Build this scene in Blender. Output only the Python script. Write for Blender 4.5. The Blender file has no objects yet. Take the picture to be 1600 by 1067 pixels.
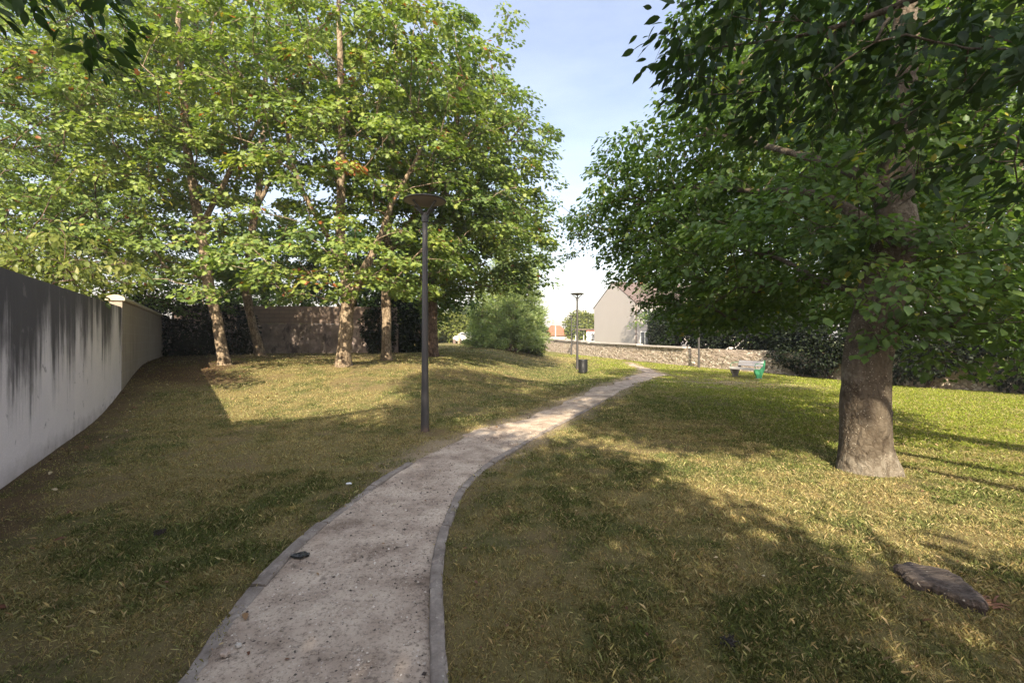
import bpy, math, random
import numpy as np

R = math.radians
rng = np.random.default_rng(7)
random.seed(7)
sc = bpy.context.scene
COL = sc.collection

# ------------------------------------------------------------------ camera
F = 711.1          # focal length in photo pixels (16 mm on 36 mm)
CZ = 1.6
cam_d = bpy.data.cameras.new('camera')
cam = bpy.data.objects.new('camera', cam_d)
COL.objects.link(cam)
cam.location = (0, 0, CZ)
cam.rotation_euler = (R(90), 0, 0)
cam_d.lens = 16
cam_d.sensor_width = 36
cam_d.shift_y = -3.5 / 1600
cam_d.clip_start = 0.05
cam_d.clip_end = 3000
sc.camera = cam

# ------------------------------------------------------------------ sky and sun
SUN_EL = R(34)
SUN_DIR = np.array([0.10, 0.995, 0.0])            # the way the light travels over the ground
SUN_DIR /= np.linalg.norm(SUN_DIR)
w = bpy.data.worlds.new('World')
sc.world = w
w.use_nodes = True
nt = w.node_tree
nt.nodes.clear()
out = nt.nodes.new('ShaderNodeOutputWorld')
bg = nt.nodes.new('ShaderNodeBackground')
sky = nt.nodes.new('ShaderNodeTexSky')
sky.sky_type = 'NISHITA'
sky.sun_disc = False
sky.sun_elevation = SUN_EL
sky.sun_rotation = math.atan2(-SUN_DIR[0], -SUN_DIR[1])
sky.air_density = 1.3
sky.dust_density = 2.5
sky.ozone_density = 1.2
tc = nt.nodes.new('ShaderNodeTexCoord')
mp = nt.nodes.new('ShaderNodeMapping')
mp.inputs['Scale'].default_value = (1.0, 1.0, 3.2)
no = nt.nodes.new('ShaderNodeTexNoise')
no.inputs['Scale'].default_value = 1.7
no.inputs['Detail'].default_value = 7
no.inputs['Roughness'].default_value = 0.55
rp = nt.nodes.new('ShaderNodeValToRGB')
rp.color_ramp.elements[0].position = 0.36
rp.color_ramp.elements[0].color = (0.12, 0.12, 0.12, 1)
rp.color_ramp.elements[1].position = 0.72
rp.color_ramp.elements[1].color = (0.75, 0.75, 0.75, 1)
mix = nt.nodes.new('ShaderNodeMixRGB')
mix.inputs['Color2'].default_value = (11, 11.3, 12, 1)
bg.inputs['Strength'].default_value = 0.105
L = nt.links.new
L(tc.outputs['Generated'], mp.inputs['Vector'])
L(mp.outputs['Vector'], no.inputs['Vector'])
L(no.outputs['Fac'], rp.inputs['Fac'])
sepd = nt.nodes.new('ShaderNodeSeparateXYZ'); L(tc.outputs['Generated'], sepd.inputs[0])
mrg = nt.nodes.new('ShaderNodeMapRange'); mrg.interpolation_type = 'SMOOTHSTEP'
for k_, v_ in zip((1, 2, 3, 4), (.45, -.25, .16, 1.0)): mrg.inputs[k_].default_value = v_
L(sepd.outputs['Y'], mrg.inputs[0])  # thicker cloud added behind the camera, out of view, to raise the fill
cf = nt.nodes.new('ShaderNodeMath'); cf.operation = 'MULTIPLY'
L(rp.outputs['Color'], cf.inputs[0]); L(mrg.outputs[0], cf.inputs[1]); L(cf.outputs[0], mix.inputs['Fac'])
tn = nt.nodes.new('ShaderNodeMixRGB'); tn.blend_type = 'MULTIPLY'; tn.inputs[0].default_value = 1; tn.inputs[2].default_value = (1.06, .92, .91, 1)
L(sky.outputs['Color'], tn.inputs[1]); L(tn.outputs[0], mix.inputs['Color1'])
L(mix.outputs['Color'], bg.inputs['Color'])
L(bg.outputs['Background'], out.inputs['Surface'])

sun_d = bpy.data.lights.new('sun', 'SUN')
sun_d.energy = 5.0
sun_d.angle = R(0.53)
sun_d.color = (1.0, 0.87, 0.66)
sun = bpy.data.objects.new('sun', sun_d)
COL.objects.link(sun)
sun.location = (-6, -40, 40)
from mathutils import Vector, Matrix
ldir = Vector((SUN_DIR[0] * math.cos(SUN_EL), SUN_DIR[1] * math.cos(SUN_EL), -math.sin(SUN_EL)))
sun.rotation_euler = ldir.to_track_quat('-Z', 'Y').to_euler()

sc.view_settings.view_transform = 'Standard'
sc.view_settings.look = 'None'
sc.view_settings.exposure = 1.5
sc.view_settings.gamma = 1
cy = sc.cycles
cy.max_bounces = 7
cy.diffuse_bounces = 4
cy.glossy_bounces = 2
cy.transmission_bounces = 4
cy.transparent_max_bounces = 6
cy.use_adaptive_sampling = True
cy.adaptive_threshold = 0.008
cy.use_denoising = True
cy.denoising_prefilter = 'NONE'
cy.sample_clamp_indirect = 6

# ------------------------------------------------------------------ helpers
def sm(t):
    t = np.clip(t, 0, 1)
    return t * t * (3 - 2 * t)

_lat = np.random.default_rng(3).random((256, 256))
def vnoise(x, y):
    x = np.asarray(x, float); y = np.asarray(y, float)
    xi = np.floor(x).astype(int); yi = np.floor(y).astype(int)
    fx = x - xi; fy = y - yi
    fx = fx * fx * (3 - 2 * fx); fy = fy * fy * (3 - 2 * fy)
    a = _lat[xi % 256, yi % 256]; b = _lat[(xi + 1) % 256, yi % 256]
    c = _lat[xi % 256, (yi + 1) % 256]; d = _lat[(xi + 1) % 256, (yi + 1) % 256]
    return (a * (1 - fx) + b * fx) * (1 - fy) + (c * (1 - fx) + d * fx) * fy
def fbm(x, y, o=4):
    s = 0; a = 0.5; t = 0
    for k in range(o):
        s = s + a * vnoise(np.asarray(x) * 2**k + 17.3 * k, np.asarray(y) * 2**k + 5.1 * k); t += a; a *= 0.55
    return s / t

def ground(x, y):
    x = np.asarray(x, float); y = np.asarray(y, float)
    x0 = 1.5 + 0.08 * (y - 15)
    lf = sm((x0 - x) / 5.0)
    z = 0.8 * sm((y - 8) / 7.5) * lf
    z = z + 0.006 * np.clip(y - 15, 0, 60) * lf
    z = z - 0.15 * sm((x - 5) / 5) * sm((y - 10) / 8)
    z = z + 0.05 * (fbm(x * .35 + 40, y * .35 + 9, 2) - .5) * sm((np.hypot(x, y) - 5) / 6)
    return z
def G(x, y):
    return float(ground(x, y))
def hit(px, py):
    """where the line of sight through a photo pixel meets the ground"""
    d = 1.0
    for k in range(4000):
        x = (px - 800) / F * d; z = CZ + (530 - py) / F * d
        if z <= G(x, d):
            break
        d *= 1.004
    return np.array([x, d, G(x, d)])
def P(px, py, d):
    return np.array([(px - 800) / F * d, d, CZ + (530 - py) / F * d])

class MB:
    def __init__(s):
        s.v = []; s.f = {}; s.n = 0; s.at = {}
    def add(s, v, f, **at):
        v = np.asarray(v, float).reshape(-1, 3)
        f = np.asarray(f, int)
        k = f.shape[1]
        s.f.setdefault(k, []).append(f + s.n)
        s.v.append(v); s.n += len(v)
        for a, val in at.items():
            s.at.setdefault(a, {}).setdefault(k, []).append(np.broadcast_to(val, (len(f),)) if np.ndim(val) < 2 else val)
    def build(s, name, mat, parent=None, loc=None, smooth=False):
        V = np.concatenate(s.v) if s.v else np.zeros((0, 3))
        if loc is not None:
            V = V - np.asarray(loc)
        me = bpy.data.meshes.new(name)
        ks = sorted(s.f)
        loops = []; tot = []
        for k in ks:
            fa = np.concatenate(s.f[k]); loops.append(fa.ravel()); tot.append(np.full(len(fa), k))
        loops = np.concatenate(loops).astype(np.int32); tot = np.concatenate(tot).astype(np.int32)
        me.vertices.add(len(V)); me.vertices.foreach_set('co', V.astype(np.float32).ravel())
        me.loops.add(len(loops)); me.loops.foreach_set('vertex_index', loops)
        me.polygons.add(len(tot))
        st = np.concatenate([[0], np.cumsum(tot)[:-1]]).astype(np.int32)
        me.polygons.foreach_set('loop_start', st)
        me.polygons.foreach_set('use_smooth', np.full(len(tot), bool(smooth)))
        for a, d in s.at.items():
            vals = np.concatenate([np.concatenate(d[k]) for k in ks])
            if vals.ndim == 1:
                A = me.attributes.new(a, 'FLOAT', 'FACE'); A.data.foreach_set('value', vals.astype(np.float32))
            else:
                A = me.attributes.new(a, 'FLOAT_VECTOR', 'FACE'); A.data.foreach_set('vector', vals.astype(np.float32).ravel())
        me.update(calc_edges=True)
        me.validate()
        if mat is not None:
            me.materials.append(mat)
        o = bpy.data.objects.new(name, me)
        COL.objects.link(o)
        if parent is not None:
            o.parent = parent
        elif loc is not None:
            o.location = loc
        return o

def box(mb, c, s, rz=0, taper=1.0, rot=None):
    """box centred at c, size s"""
    x, y, z = np.array(s) / 2
    v = np.array([[-x, -y, -z], [x, -y, -z], [x, y, -z], [-x, y, -z],
                  [-x * taper, -y * taper, z], [x * taper, -y * taper, z], [x * taper, y * taper, z], [-x * taper, y * taper, z]])
    if rot is not None:
        v = v @ np.array(rot).T
    if rz:
        a, b = math.cos(rz), math.sin(rz)
        v = v @ np.array([[a, -b, 0], [b, a, 0], [0, 0, 1]]).T
    mb.add(v + np.array(c), [[3, 2, 1, 0], [4, 5, 6, 7], [0, 1, 5, 4], [1, 2, 6, 5], [2, 3, 7, 6], [3, 0, 4, 7]])

def norm(a):
    return a / np.maximum(np.linalg.norm(a, axis=-1, keepdims=True), 1e-9)

def tube(mb, pts, rad, n=8, lob=0.0, cap=True, seed=0, roots=None):
    pts = np.asarray(pts, float); rad = np.asarray(rad, float)
    m = len(pts)
    t = norm(np.gradient(pts, axis=0))
    ref = np.array([1., 0, 0]) if abs(t[0][0]) < .8 else np.array([0, 1., 0])
    u = norm(np.cross(t[0], ref))
    ang = np.arange(n) / n * 2 * math.pi
    vs = []
    for i in range(m):
        u = norm(u - t[i] * np.dot(u, t[i])); b = np.cross(t[i], u)
        r = np.full(n, rad[i])
        if lob:
            r = r * (1 + lob * (vnoise(ang * 1.6 + seed * 3.1, np.full(n, i * .45 + seed)) - .5 + .5 * np.sin(3 * ang + seed) * .5))
        if roots is not None:
            r = r * (1 + roots[i] * np.maximum(0, np.cos(ang * 2.5 + seed) * .6 + np.cos(ang * 3 + seed * 2) * .6)) + rad[i] * .05 * (vnoise(ang * 3.2 + seed, np.full(n, i * 1.1)) - .5)
        vs.append(pts[i] + np.outer(np.cos(ang) * r, u) + np.outer(np.sin(ang) * r, b))
    v = np.concatenate(vs)
    i = np.repeat(np.arange(m - 1), n); j = np.tile(np.arange(n), m - 1); j2 = (j + 1) % n
    f = np.stack([i * n + j, i * n + j2, (i + 1) * n + j2, (i + 1) * n + j], 1)
    mb.add(v, f)
    if cap:
        mb.add(v[-n:], [list(range(n))]); mb.add(v[:n], [list(range(n))[::-1]])

def lathe(mb, prof, c=(0, 0, 0), n=24):
    prof = np.asarray(prof, float); m = len(prof)
    a = np.arange(n) / n * 2 * math.pi
    v = np.stack([np.outer(prof[:, 0], np.cos(a)), np.outer(prof[:, 0], np.sin(a)), np.repeat(prof[:, 1:2], n, 1)], -1).reshape(-1, 3)
    i = np.repeat(np.arange(m - 1), n); j = np.tile(np.arange(n), m - 1); j2 = (j + 1) % n
    mb.add(v + np.array(c), np.stack([i * n + j, i * n + j2, (i + 1) * n + j2, (i + 1) * n + j], 1))

def thing(name, loc, label, cat, group=None, rz=0):
    o = bpy.data.objects.new(name, None)
    o.empty_display_size = .2
    COL.objects.link(o); o.location = loc; o.rotation_euler = (0, 0, rz)
    return tag(o, label, cat, group)
def tag(o, label=None, cat=None, group=None, kind=None):
    if label: o['label'] = label
    if cat: o['category'] = cat
    if group: o['group'] = group
    if kind: o['kind'] = kind
    return o

# ------------------------------------------------------------------ materials
def new_mat(name):
    m = bpy.data.materials.new(name); m.use_nodes = True
    n = m.node_tree; b = n.nodes['Principled BSDF']
    return m, n, b
def nd(n, t, **k):
    x = n.nodes.new(t)
    for a, v in k.items():
        if a in x.inputs: x.inputs[a].default_value = v
        else: setattr(x, a, v)
    return x
def ramp(n, fac, stops):
    r = n.nodes.new('ShaderNodeValToRGB'); e = r.color_ramp.elements
    while len(e) < len(stops): e.new(0.5)
    for q, (p, c) in zip(e, stops):
        q.position = p; q.color = (*c, 1) if len(c) == 3 else c
    n.links.new(fac, r.inputs['Fac'])
    return r.outputs['Color']
def noise(n, vec, scale, detail=5, rough=.6):
    x = nd(n, 'ShaderNodeTexNoise', Scale=scale, Detail=detail, Roughness=rough)
    if vec is not None: n.links.new(vec, x.inputs['Vector'])
    return x.outputs['Fac']
def mapped(n, scale=(1, 1, 1), rot=(0, 0, 0), out='Object'):
    t = n.nodes.new('ShaderNodeTexCoord'); m = n.nodes.new('ShaderNodeMapping')
    m.inputs['Scale'].default_value = scale; m.inputs['Rotation'].default_value = rot
    n.links.new(t.outputs[out], m.inputs['Vector'])
    return m.outputs['Vector']
def mixc(n, fac, a, b, mode='MIX'):
    x = n.nodes.new('ShaderNodeMixRGB'); x.blend_type = mode
    for i, v in ((0, fac), (1, a), (2, b)):
        if isinstance(v, (int, float)): x.inputs[i].default_value = v
        elif isinstance(v, tuple): x.inputs[i].default_value = (*v, 1)
        else: n.links.new(v, x.inputs[i])
    return x.outputs[0]
def math_(n, op, a, b=0.0):
    x = n.nodes.new('ShaderNodeMath'); x.operation = op
    for i, v in ((0, a), (1, b)):
        if isinstance(v, (int, float)): x.inputs[i].default_value = v
        else: n.links.new(v, x.inputs[i])
    return x.outputs[0]
def bump(n, b, h, s=.4, d=.02):
    x = nd(n, 'ShaderNodeBump', Strength=s, Distance=d)
    n.links.new(h, x.inputs['Height']); n.links.new(x.outputs['Normal'], b.inputs['Normal'])

def plain(name, c, rough=.6, var=.25, scale=8, metal=0, bmp=.15):
    m, n, b = new_mat(name)
    v = mapped(n)
    f = noise(n, v, scale)
    col = mixc(n, f, tuple(q * (1 - var) for q in c), tuple(min(1, q * (1 + var)) for q in c))
    n.links.new(col, b.inputs['Base Color'])
    b.inputs['Roughness'].default_value = rough; b.inputs['Metallic'].default_value = metal
    if bmp: bump(n, b, noise(n, v, scale * 6), bmp, .01)
    return m

def leaf_mat(name, stops, trans=.35, tcol=(1.3, 1.42, .55), gloss=.02):
    m = bpy.data.materials.new(name); m.use_nodes = True
    n = m.node_tree; n.nodes.clear()
    o = n.nodes.new('ShaderNodeOutputMaterial')
    at = nd(n, 'ShaderNodeAttribute', attribute_name='tint')
    c = ramp(n, at.outputs['Fac'], stops)
    d = n.nodes.new('ShaderNodeBsdfDiffuse'); t = n.nodes.new('ShaderNodeBsdfTranslucent')
    g = nd(n, 'ShaderNodeBsdfGlossy', Roughness=.5); g.inputs['Color'].default_value = (.9, .95, 1, 1)
    n.links.new(c, d.inputs['Color'])
    tc_ = mixc(n, 1.0, c, tcol, 'MULTIPLY')
    n.links.new(tc_, t.inputs['Color'])
    m1 = nd(n, 'ShaderNodeMixShader'); m1.inputs[0].default_value = trans
    n.links.new(d.outputs[0], m1.inputs[1]); n.links.new(t.outputs[0], m1.inputs[2])
    m2 = nd(n, 'ShaderNodeMixShader'); m2.inputs[0].default_value = gloss
    n.links.new(m1.outputs[0], m2.inputs[1]); n.links.new(g.outputs[0], m2.inputs[2])
    n.links.new(m2.outputs[0], o.inputs['Surface'])
    return m

M = {}
M['maple'] = leaf_mat('maple_leaf', [(0, (.065, .115, .034)), (.45, (.14, .198, .048)), (.9, (.25, .295, .065)), (.975, (.24, .22, .04)), (.995, (.27, .15, .03)), (1, (.25, .085, .03))])
M['far_leaf'] = leaf_mat('hedge_leaf', [(0, (.055, .085, .02)), (.5, (.10, .14, .026)), (1, (.17, .19, .04))])
M['beech'] = leaf_mat('broad_leaf', [(0, (.055, .10, .03)), (.5, (.095, .16, .04)), (.93, (.15, .21, .045)), (1, (.24, .22, .04))], trans=.42)
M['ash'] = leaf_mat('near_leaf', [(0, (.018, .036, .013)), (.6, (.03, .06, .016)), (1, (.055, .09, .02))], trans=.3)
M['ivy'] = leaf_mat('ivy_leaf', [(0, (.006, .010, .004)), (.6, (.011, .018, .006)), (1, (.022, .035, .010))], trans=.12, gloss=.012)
M['bush'] = leaf_mat('bush_leaf', [(0, (.07, .10, .02)), (.5, (.13, .155, .03)), (1, (.20, .20, .045))])
M['pine'] = leaf_mat('needle_spray', [(0, (.13, .19, .085)), (.5, (.24, .31, .12)), (1, (.38, .42, .16))], trans=.42)

def bark(name, dark, light, sc_=6, spots=None, crack=.45):
    m, n, b = new_mat(name)
    v = mapped(n, (1, 1, .35))
    f = noise(n, v, sc_, 8, .65)
    f2 = noise(n, mapped(n), sc_ * .35, 3)
    c = mixc(n, f, dark, light)
    c = mixc(n, math_(n, 'MULTIPLY', f2, .6), c, tuple(q * 1.35 for q in light))
    if spots:
        vo = nd(n, 'ShaderNodeTexVoronoi', Scale=38.0); n.links.new(mapped(n), vo.inputs['Vector'])
        msk = math_(n, 'MULTIPLY', math_(n, 'LESS_THAN', vo.outputs['Distance'], .21),
                    math_(n, 'GREATER_THAN', noise(n, mapped(n), 3.2, 3), .5))
        c = mixc(n, msk, c, spots)
        pm = ramp(n, noise(n, mapped(n, (1, 1, .7)), 2.6, 5, .7), [(.55, (0, 0, 0)), (.64, (1, 1, 1))])
        c = mixc(n, math_(n, 'MULTIPLY', pm, .55), c, tuple(q * .75 for q in spots))
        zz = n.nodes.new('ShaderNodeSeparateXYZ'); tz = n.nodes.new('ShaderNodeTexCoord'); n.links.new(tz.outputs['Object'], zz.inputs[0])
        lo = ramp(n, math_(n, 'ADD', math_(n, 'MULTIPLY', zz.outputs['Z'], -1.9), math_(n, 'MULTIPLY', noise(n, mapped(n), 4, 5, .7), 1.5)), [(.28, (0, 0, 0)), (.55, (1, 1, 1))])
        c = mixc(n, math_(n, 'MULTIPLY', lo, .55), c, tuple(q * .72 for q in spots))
    n.links.new(c, b.inputs['Base Color']); b.inputs['Roughness'].default_value = .9
    b.inputs['Specular IOR Level'].default_value = .2
    fl = nd(n, 'ShaderNodeTexVoronoi', Scale=sc_ * 1.6, feature='DISTANCE_TO_EDGE'); wv = n.nodes.new('ShaderNodeMixRGB'); wv.inputs[0].default_value = .12
    nc = nd(n, 'ShaderNodeTexNoise', Scale=sc_ * 1.2, Detail=5); n.links.new(mapped(n), nc.inputs['Vector'])
    n.links.new(mapped(n, (1, 1, .42)), wv.inputs[1]); n.links.new(nc.outputs['Color'], wv.inputs[2]); n.links.new(wv.outputs[0], fl.inputs['Vector'])
    crk = ramp(n, fl.outputs['Distance'], [(.02, (crack, crack * .96, crack * .93)), (.12, (1, 1, 1))])
    c = mixc(n, 1.0, c, crk, 'MULTIPLY')
    pt = ramp(n, noise(n, mapped(n, (1, 1, .6)), sc_ * .8, 4, .7), [(.52, (1, 1, 1)), (.60, (.42, .38, .34))])
    c = mixc(n, .75, c, mixc(n, 1.0, c, pt, 'MULTIPLY'))
    n.links.new(c, b.inputs['Base Color'])
    h = math_(n, 'ADD', math_(n, 'ADD', f, math_(n, 'MULTIPLY', fl.outputs['Distance'], 1.2)), math_(n, 'MULTIPLY', noise(n, mapped(n), sc_ * 5, 4), .35))
    bump(n, b, h, .9, .03)
    return m
M['bark'] = bark('maple_bark', (.09, .065, .045), (.30, .235, .165))
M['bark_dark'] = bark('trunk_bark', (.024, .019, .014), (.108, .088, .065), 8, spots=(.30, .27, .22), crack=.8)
M['bark_far'] = bark('shaded_bark', (.07, .045, .035), (.17, .12, .09))

# ------------------------------------------------------------------ path outline
PL = np.array([[-6, .2], [-2, -.75], [0, -1.2], [1, -1.38], [2.13, -1.49], [2.49, -1.58], [2.86, -1.62], [3.37, -1.65], [3.95, -1.62], [4.63, -1.55], [5.37, -1.42],
               [5.84, -1.30], [7.07, -.98], [8.37, -.30], [9.98, .62], [12.5, 1.78], [14.8, 2.72], [18.7, 4.72], [21.5, 6.0], [24, 6.85], [28, 7.5], [35, 8.7]])
PR = np.array([[-6, 1.8], [-2, .6], [0, .05], [1, -.16], [2.12, -.36], [2.46, -.43], [2.92, -.51], [3.25, -.55], [3.72, -.585], [4.34, -.585], [4.95, -.555],
               [5.69, -.368], [6.47, -.036], [7.34, .30], [8.56, .86], [10.25, 1.66], [12.9, 2.85], [16.5, 4.45], [20, 6.35], [21.5, 7.3], [24, 7.6], [28, 8.0], [35, 9.1]])
def xl(y): return np.interp(y, PL[:, 0], PL[:, 1])
def xr(y): return np.interp(y, PR[:, 0], PR[:, 1])
def path_dist(x, y):
    """signed distance-like: negative inside the path"""
    d = np.maximum(xl(y) - x, x - xr(y)) * .8
    return np.where((y > 35) | (y < -6), 9.0, d)
# left wall line
WA = np.array([-5.45, 4.84]); WD = norm(np.array([-.55, .8355])); WN = np.array([WD[1], -WD[0]])
def wall_dist(x, y):
    return (np.asarray(x) - WA[0]) * WN[0] + (np.asarray(y) - WA[1]) * WN[1]

# ------------------------------------------------------------------ what grows where
BASES = {}
for k_, (px_, py_) in dict(m1=(352, 570), m2=(408, 556), m3=(536, 572), m4=(604, 563), m5=(676, 557), big=(1352, 734), con=(792, 547)).items():
    BASES[k_] = hit(px_, py_)
green_spots = [(430, 800, .75), (380, 850, .7), (300, 870, .6), (900, 840, .45), (1010, 850, .5), (950, 930, .3), (100, 900, .7), (60, 980, .5), (830, 790, .5), (1300, 960, .45), (1240, 990, .4),
               (560, 790, .4), (470, 640, 1.2), (1530, 780, .6), (1180, 860, .4), (1500, 640, 3.5), (1250, 610, 3), (1580, 690, 2), (1050, 620, 2), (850, 600, 2.0), (780, 565, 3)]
brown_spots = [(200, 940, .5), (330, 960, .4), (420, 840, .25), (830, 970, .3), (760, 950, .3), (1050, 890, .3), (690, 690, .7), (640, 690, .5), (900, 560, 3), (870, 565, 3), (1150, 600, 2.2), (1100, 590, 2), (1000, 610, 1.6), (500, 700, 1.2), (250, 760, .8)]
GS = [(hit(a, b), r) for a, b, r in green_spots]; BS = [(hit(a, b), r) for a, b, r in brown_spots]
def cover(x, y):
    """green 0..1, bare 0..1"""
    x = np.asarray(x, float); y = np.asarray(y, float)
    big = fbm(x * .32 + 3, y * .32 + 8, 3); mid = fbm(x * 1.1 + 31, y * 1.1 + 2, 4); fine = fbm(x * 4.5 + 7, y * 4.5 + 3, 3)
    g = .40 + .6 * (big - .5) + 1.0 * (mid - .5) + 1.5 * (fine - .5)
    for p, r in GS:
        d2 = ((x - p[0]) ** 2 + (y - p[1]) ** 2) / (r * r)
        g = g + .19 * np.exp(-d2) * (.3 + 1.4 * fine)
    for p, r in BS:
        d2 = ((x - p[0]) ** 2 + (y - p[1]) ** 2) / (r * r)
        g = g - .45 * np.exp(-d2)
    g = g + .14 * sm((x - .5) / 2.5) + .28 * sm((x - 3) / 4) * sm((y - 4) / 5)            # lusher lawn on the right, its sunlit yellow-green put into the colour too
    g = g - .12 * sm((-3 - x) / 4) * sm((y - 8) / 4)
    g = np.clip(g, 0, 1)
    bare = .75 * sm((.55 - path_dist(x, y) + .6 * (mid - .5)) / .7)
    bare = np.maximum(bare, .9 * sm((1.0 - np.abs(wall_dist(x, y)) + 1.2 * (mid - .5)) / .7))
    for k in BASES:
        p = BASES[k]; r = .75 if k == 'big' else 1.0
        d = np.hypot(x - p[0], y - p[1])
        bare = np.maximum(bare, (.45 if k == 'big' else .8) * sm((r - d + .9 * (mid - .5)) / .6))
    h1 = hit(664, 675)
    bare = np.maximum(bare, .8 * sm((.5 - np.hypot(x - h1[0] - .15, y - h1[1]) + .5 * (mid - .5)) / .4))
    # litter under the maples by the wall corner
    bare = np.maximum(bare, litter(x, y))
    bare = np.maximum(bare, .6 * sm((fbm(x * .9 + 77, y * .9 + 13, 4) - .60) / .1))
    return g, np.clip(bare, 0, 1)
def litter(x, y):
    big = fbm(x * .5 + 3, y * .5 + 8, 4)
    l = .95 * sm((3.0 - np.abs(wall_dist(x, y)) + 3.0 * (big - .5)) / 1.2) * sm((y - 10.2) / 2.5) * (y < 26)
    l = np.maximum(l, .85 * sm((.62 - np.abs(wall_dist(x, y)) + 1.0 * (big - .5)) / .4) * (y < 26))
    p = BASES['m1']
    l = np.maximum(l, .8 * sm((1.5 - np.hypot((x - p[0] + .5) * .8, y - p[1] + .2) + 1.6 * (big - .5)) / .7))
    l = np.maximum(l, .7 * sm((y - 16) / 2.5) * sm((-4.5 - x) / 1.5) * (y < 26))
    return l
GREEN = np.array([.142, .160, .058]); LUSH_LIT = np.array([.215, .25, .045]); DRY = np.array([.272, .230, .103]); STRAW = np.array([.42, .365, .19]); SOIL = np.array([.15, .105, .07]); LITTER = np.array([.085, .048, .034])
def lawn_col(x, y):
    g, b = cover(x, y)
    lush_lit = sm((np.asarray(x) - 2) / 5) * sm((np.asarray(y) - 3.2) / 5)  # weight of the richer green and the painted-in sunlight
    gr = GREEN + (LUSH_LIT - GREEN) * lush_lit[..., None]
    c = DRY + (gr - DRY) * sm(g * 1.15)[..., None]
    return c, g, b

# ------------------------------------------------------------------ setting: the lawn
def axis(lo, hi, fine_lo, fine_hi, d, grow):
    a = list(np.arange(fine_lo, fine_hi, d)); s = d
    while a[-1] < hi: s *= grow; a.append(a[-1] + s)
    s = d
    while a[0] > lo: s *= grow; a.insert(0, a[0] - s)
    return np.array(a)
xs = axis(-320, 320, -7, 7, .1, 1.06); ys = axis(-60, 600, 1.0, 9, .1, 1.035)
XX, YY = np.meshgrid(xs, ys)
ZZ = ground(XX, YY) + .018 * (fbm(XX * 3, YY * 3, 3) - .5) * sm(path_dist(XX, YY) / .3)
ZZ = ZZ - .05 * sm(-path_dist(XX, YY) / .12)
mb = MB()
nx, ny = len(xs), len(ys)
ii = np.arange((nx - 1) * (ny - 1)); r_ = ii // (nx - 1); c_ = ii % (nx - 1)
q = r_ * nx + c_
mb.add(np.stack([XX, YY, ZZ], -1).reshape(-1, 3), np.stack([q, q + 1, q + nx + 1, q + nx], 1))
m, n, b = new_mat('lawn_ground')
at = nd(n, 'ShaderNodeAttribute', attribute_name='turf')
v = mapped(n)
f1 = noise(n, v, 60, 6, .7); f2 = noise(n, v, 9, 5, .65)
f1 = math_(n, 'ADD', math_(n, 'MULTIPLY', noise(n, v, 140, 4, .75), .6), math_(n, 'MULTIPLY', f1, .4))
c = ramp(n, f1, [(.34, (.30, .28, .26)), (.5, (.92, .9, .86)), (.66, (1.5, 1.5, 1.4))])
c = mixc(n, 1.0, at.outputs['Color'], c, 'MULTIPLY')
c2 = mixc(n, f2, (.75, .75, .75), (1.25, 1.23, 1.2))
c = mixc(n, 1.0, c, c2, 'MULTIPLY')
n.links.new(c, b.inputs['Base Color']); b.inputs['Roughness'].default_value = 1; b.inputs['Specular IOR Level'].default_value = .1
bump(n, b, f1, .8, .03)
lawn = mb.build('lawn', m, smooth=True)
cc, gg, bb = lawn_col(XX, YY)
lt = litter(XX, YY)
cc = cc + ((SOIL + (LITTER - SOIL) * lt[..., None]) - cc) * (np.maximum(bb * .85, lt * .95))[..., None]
p_ = hit(1150, 598); sd2 = 1.0 * sm((fbm(XX * 1.2, YY * 2.5, 4) - .42) / .15) * np.exp(-(((XX - p_[0]) / 2.2) ** 2 + ((YY - p_[1]) / 1.6) ** 2))
sd = sm((.45 - path_dist(XX, YY) + .5 * (fbm(XX * 1.7, YY * 1.7, 4) - .5)) / .5) * sm((YY - 4.6) / 1.5) * .8
sd = np.maximum(sd, sd2)
cc = cc + (np.array([.40, .325, .235]) - cc) * sd[..., None]
cc = cc * (.92 - .24 * (1 - np.maximum(sd, bb)))[..., None]
A = lawn.data.attributes.new('turf', 'FLOAT_COLOR', 'POINT')
A.data.foreach_set('color', np.concatenate([cc.reshape(-1, 3), np.ones((nx * ny, 1))], 1).astype(np.float32).ravel())
tag(lawn, kind='structure')

# ------------------------------------------------------------------ setting: the path and its edging
yp = [-4.0]
while yp[-1] < 34.6: yp.append(yp[-1] + (.035 if 1.5 < yp[-1] < 6 else max(.05, .012 * abs(yp[-1]))))
yp = np.array(yp); NU = 44
u = np.linspace(0, 1, NU)
jl = (fbm(yp * 1.0, yp * 0 + 3, 3) - .5); jr = (fbm(yp * .9, yp * 0 + 9, 3) - .5)
kl = sm((yp - 5.6) / .8); kr = sm((yp - 12.5) / 2)
L_ = xl(yp) - .04 * (1 - kl) + jl * kl * (.55 + .02 * yp); R_ = xr(yp) + .03 * (1 - kr) + jr * kr * (.4 + .02 * yp)
fade = sm((34.6 - yp) / 6) * .9 + .1
mid_ = (L_ + R_) / 2; L_ = mid_ + (L_ - mid_) * fade; R_ = mid_ + (R_ - mid_) * fade
X = L_[:, None] + (R_ - L_)[:, None] * u; Y = np.repeat(yp[:, None], NU, 1)
prof = .022 * sm(np.minimum(u, 1 - u) / .1) - .008
Z = ground(X, Y) + prof + .012 * (fbm(X * 5, Y * 5, 4) - .5) + .02 * (fbm(X * 1.3, Y * 1.3, 2) - .5)
Z = np.maximum(Z, ground(X, Y) - .035)
mb = MB(); ii = np.arange((NU - 1) * (len(yp) - 1)); q = (ii // (NU - 1)) * NU + ii % (NU - 1)
mb.add(np.stack([X, Y, Z], -1).reshape(-1, 3), np.stack([q, q + 1, q + NU + 1, q + NU], 1))
m, n, b = new_mat('dirt_path')
v = mapped(n)
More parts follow.
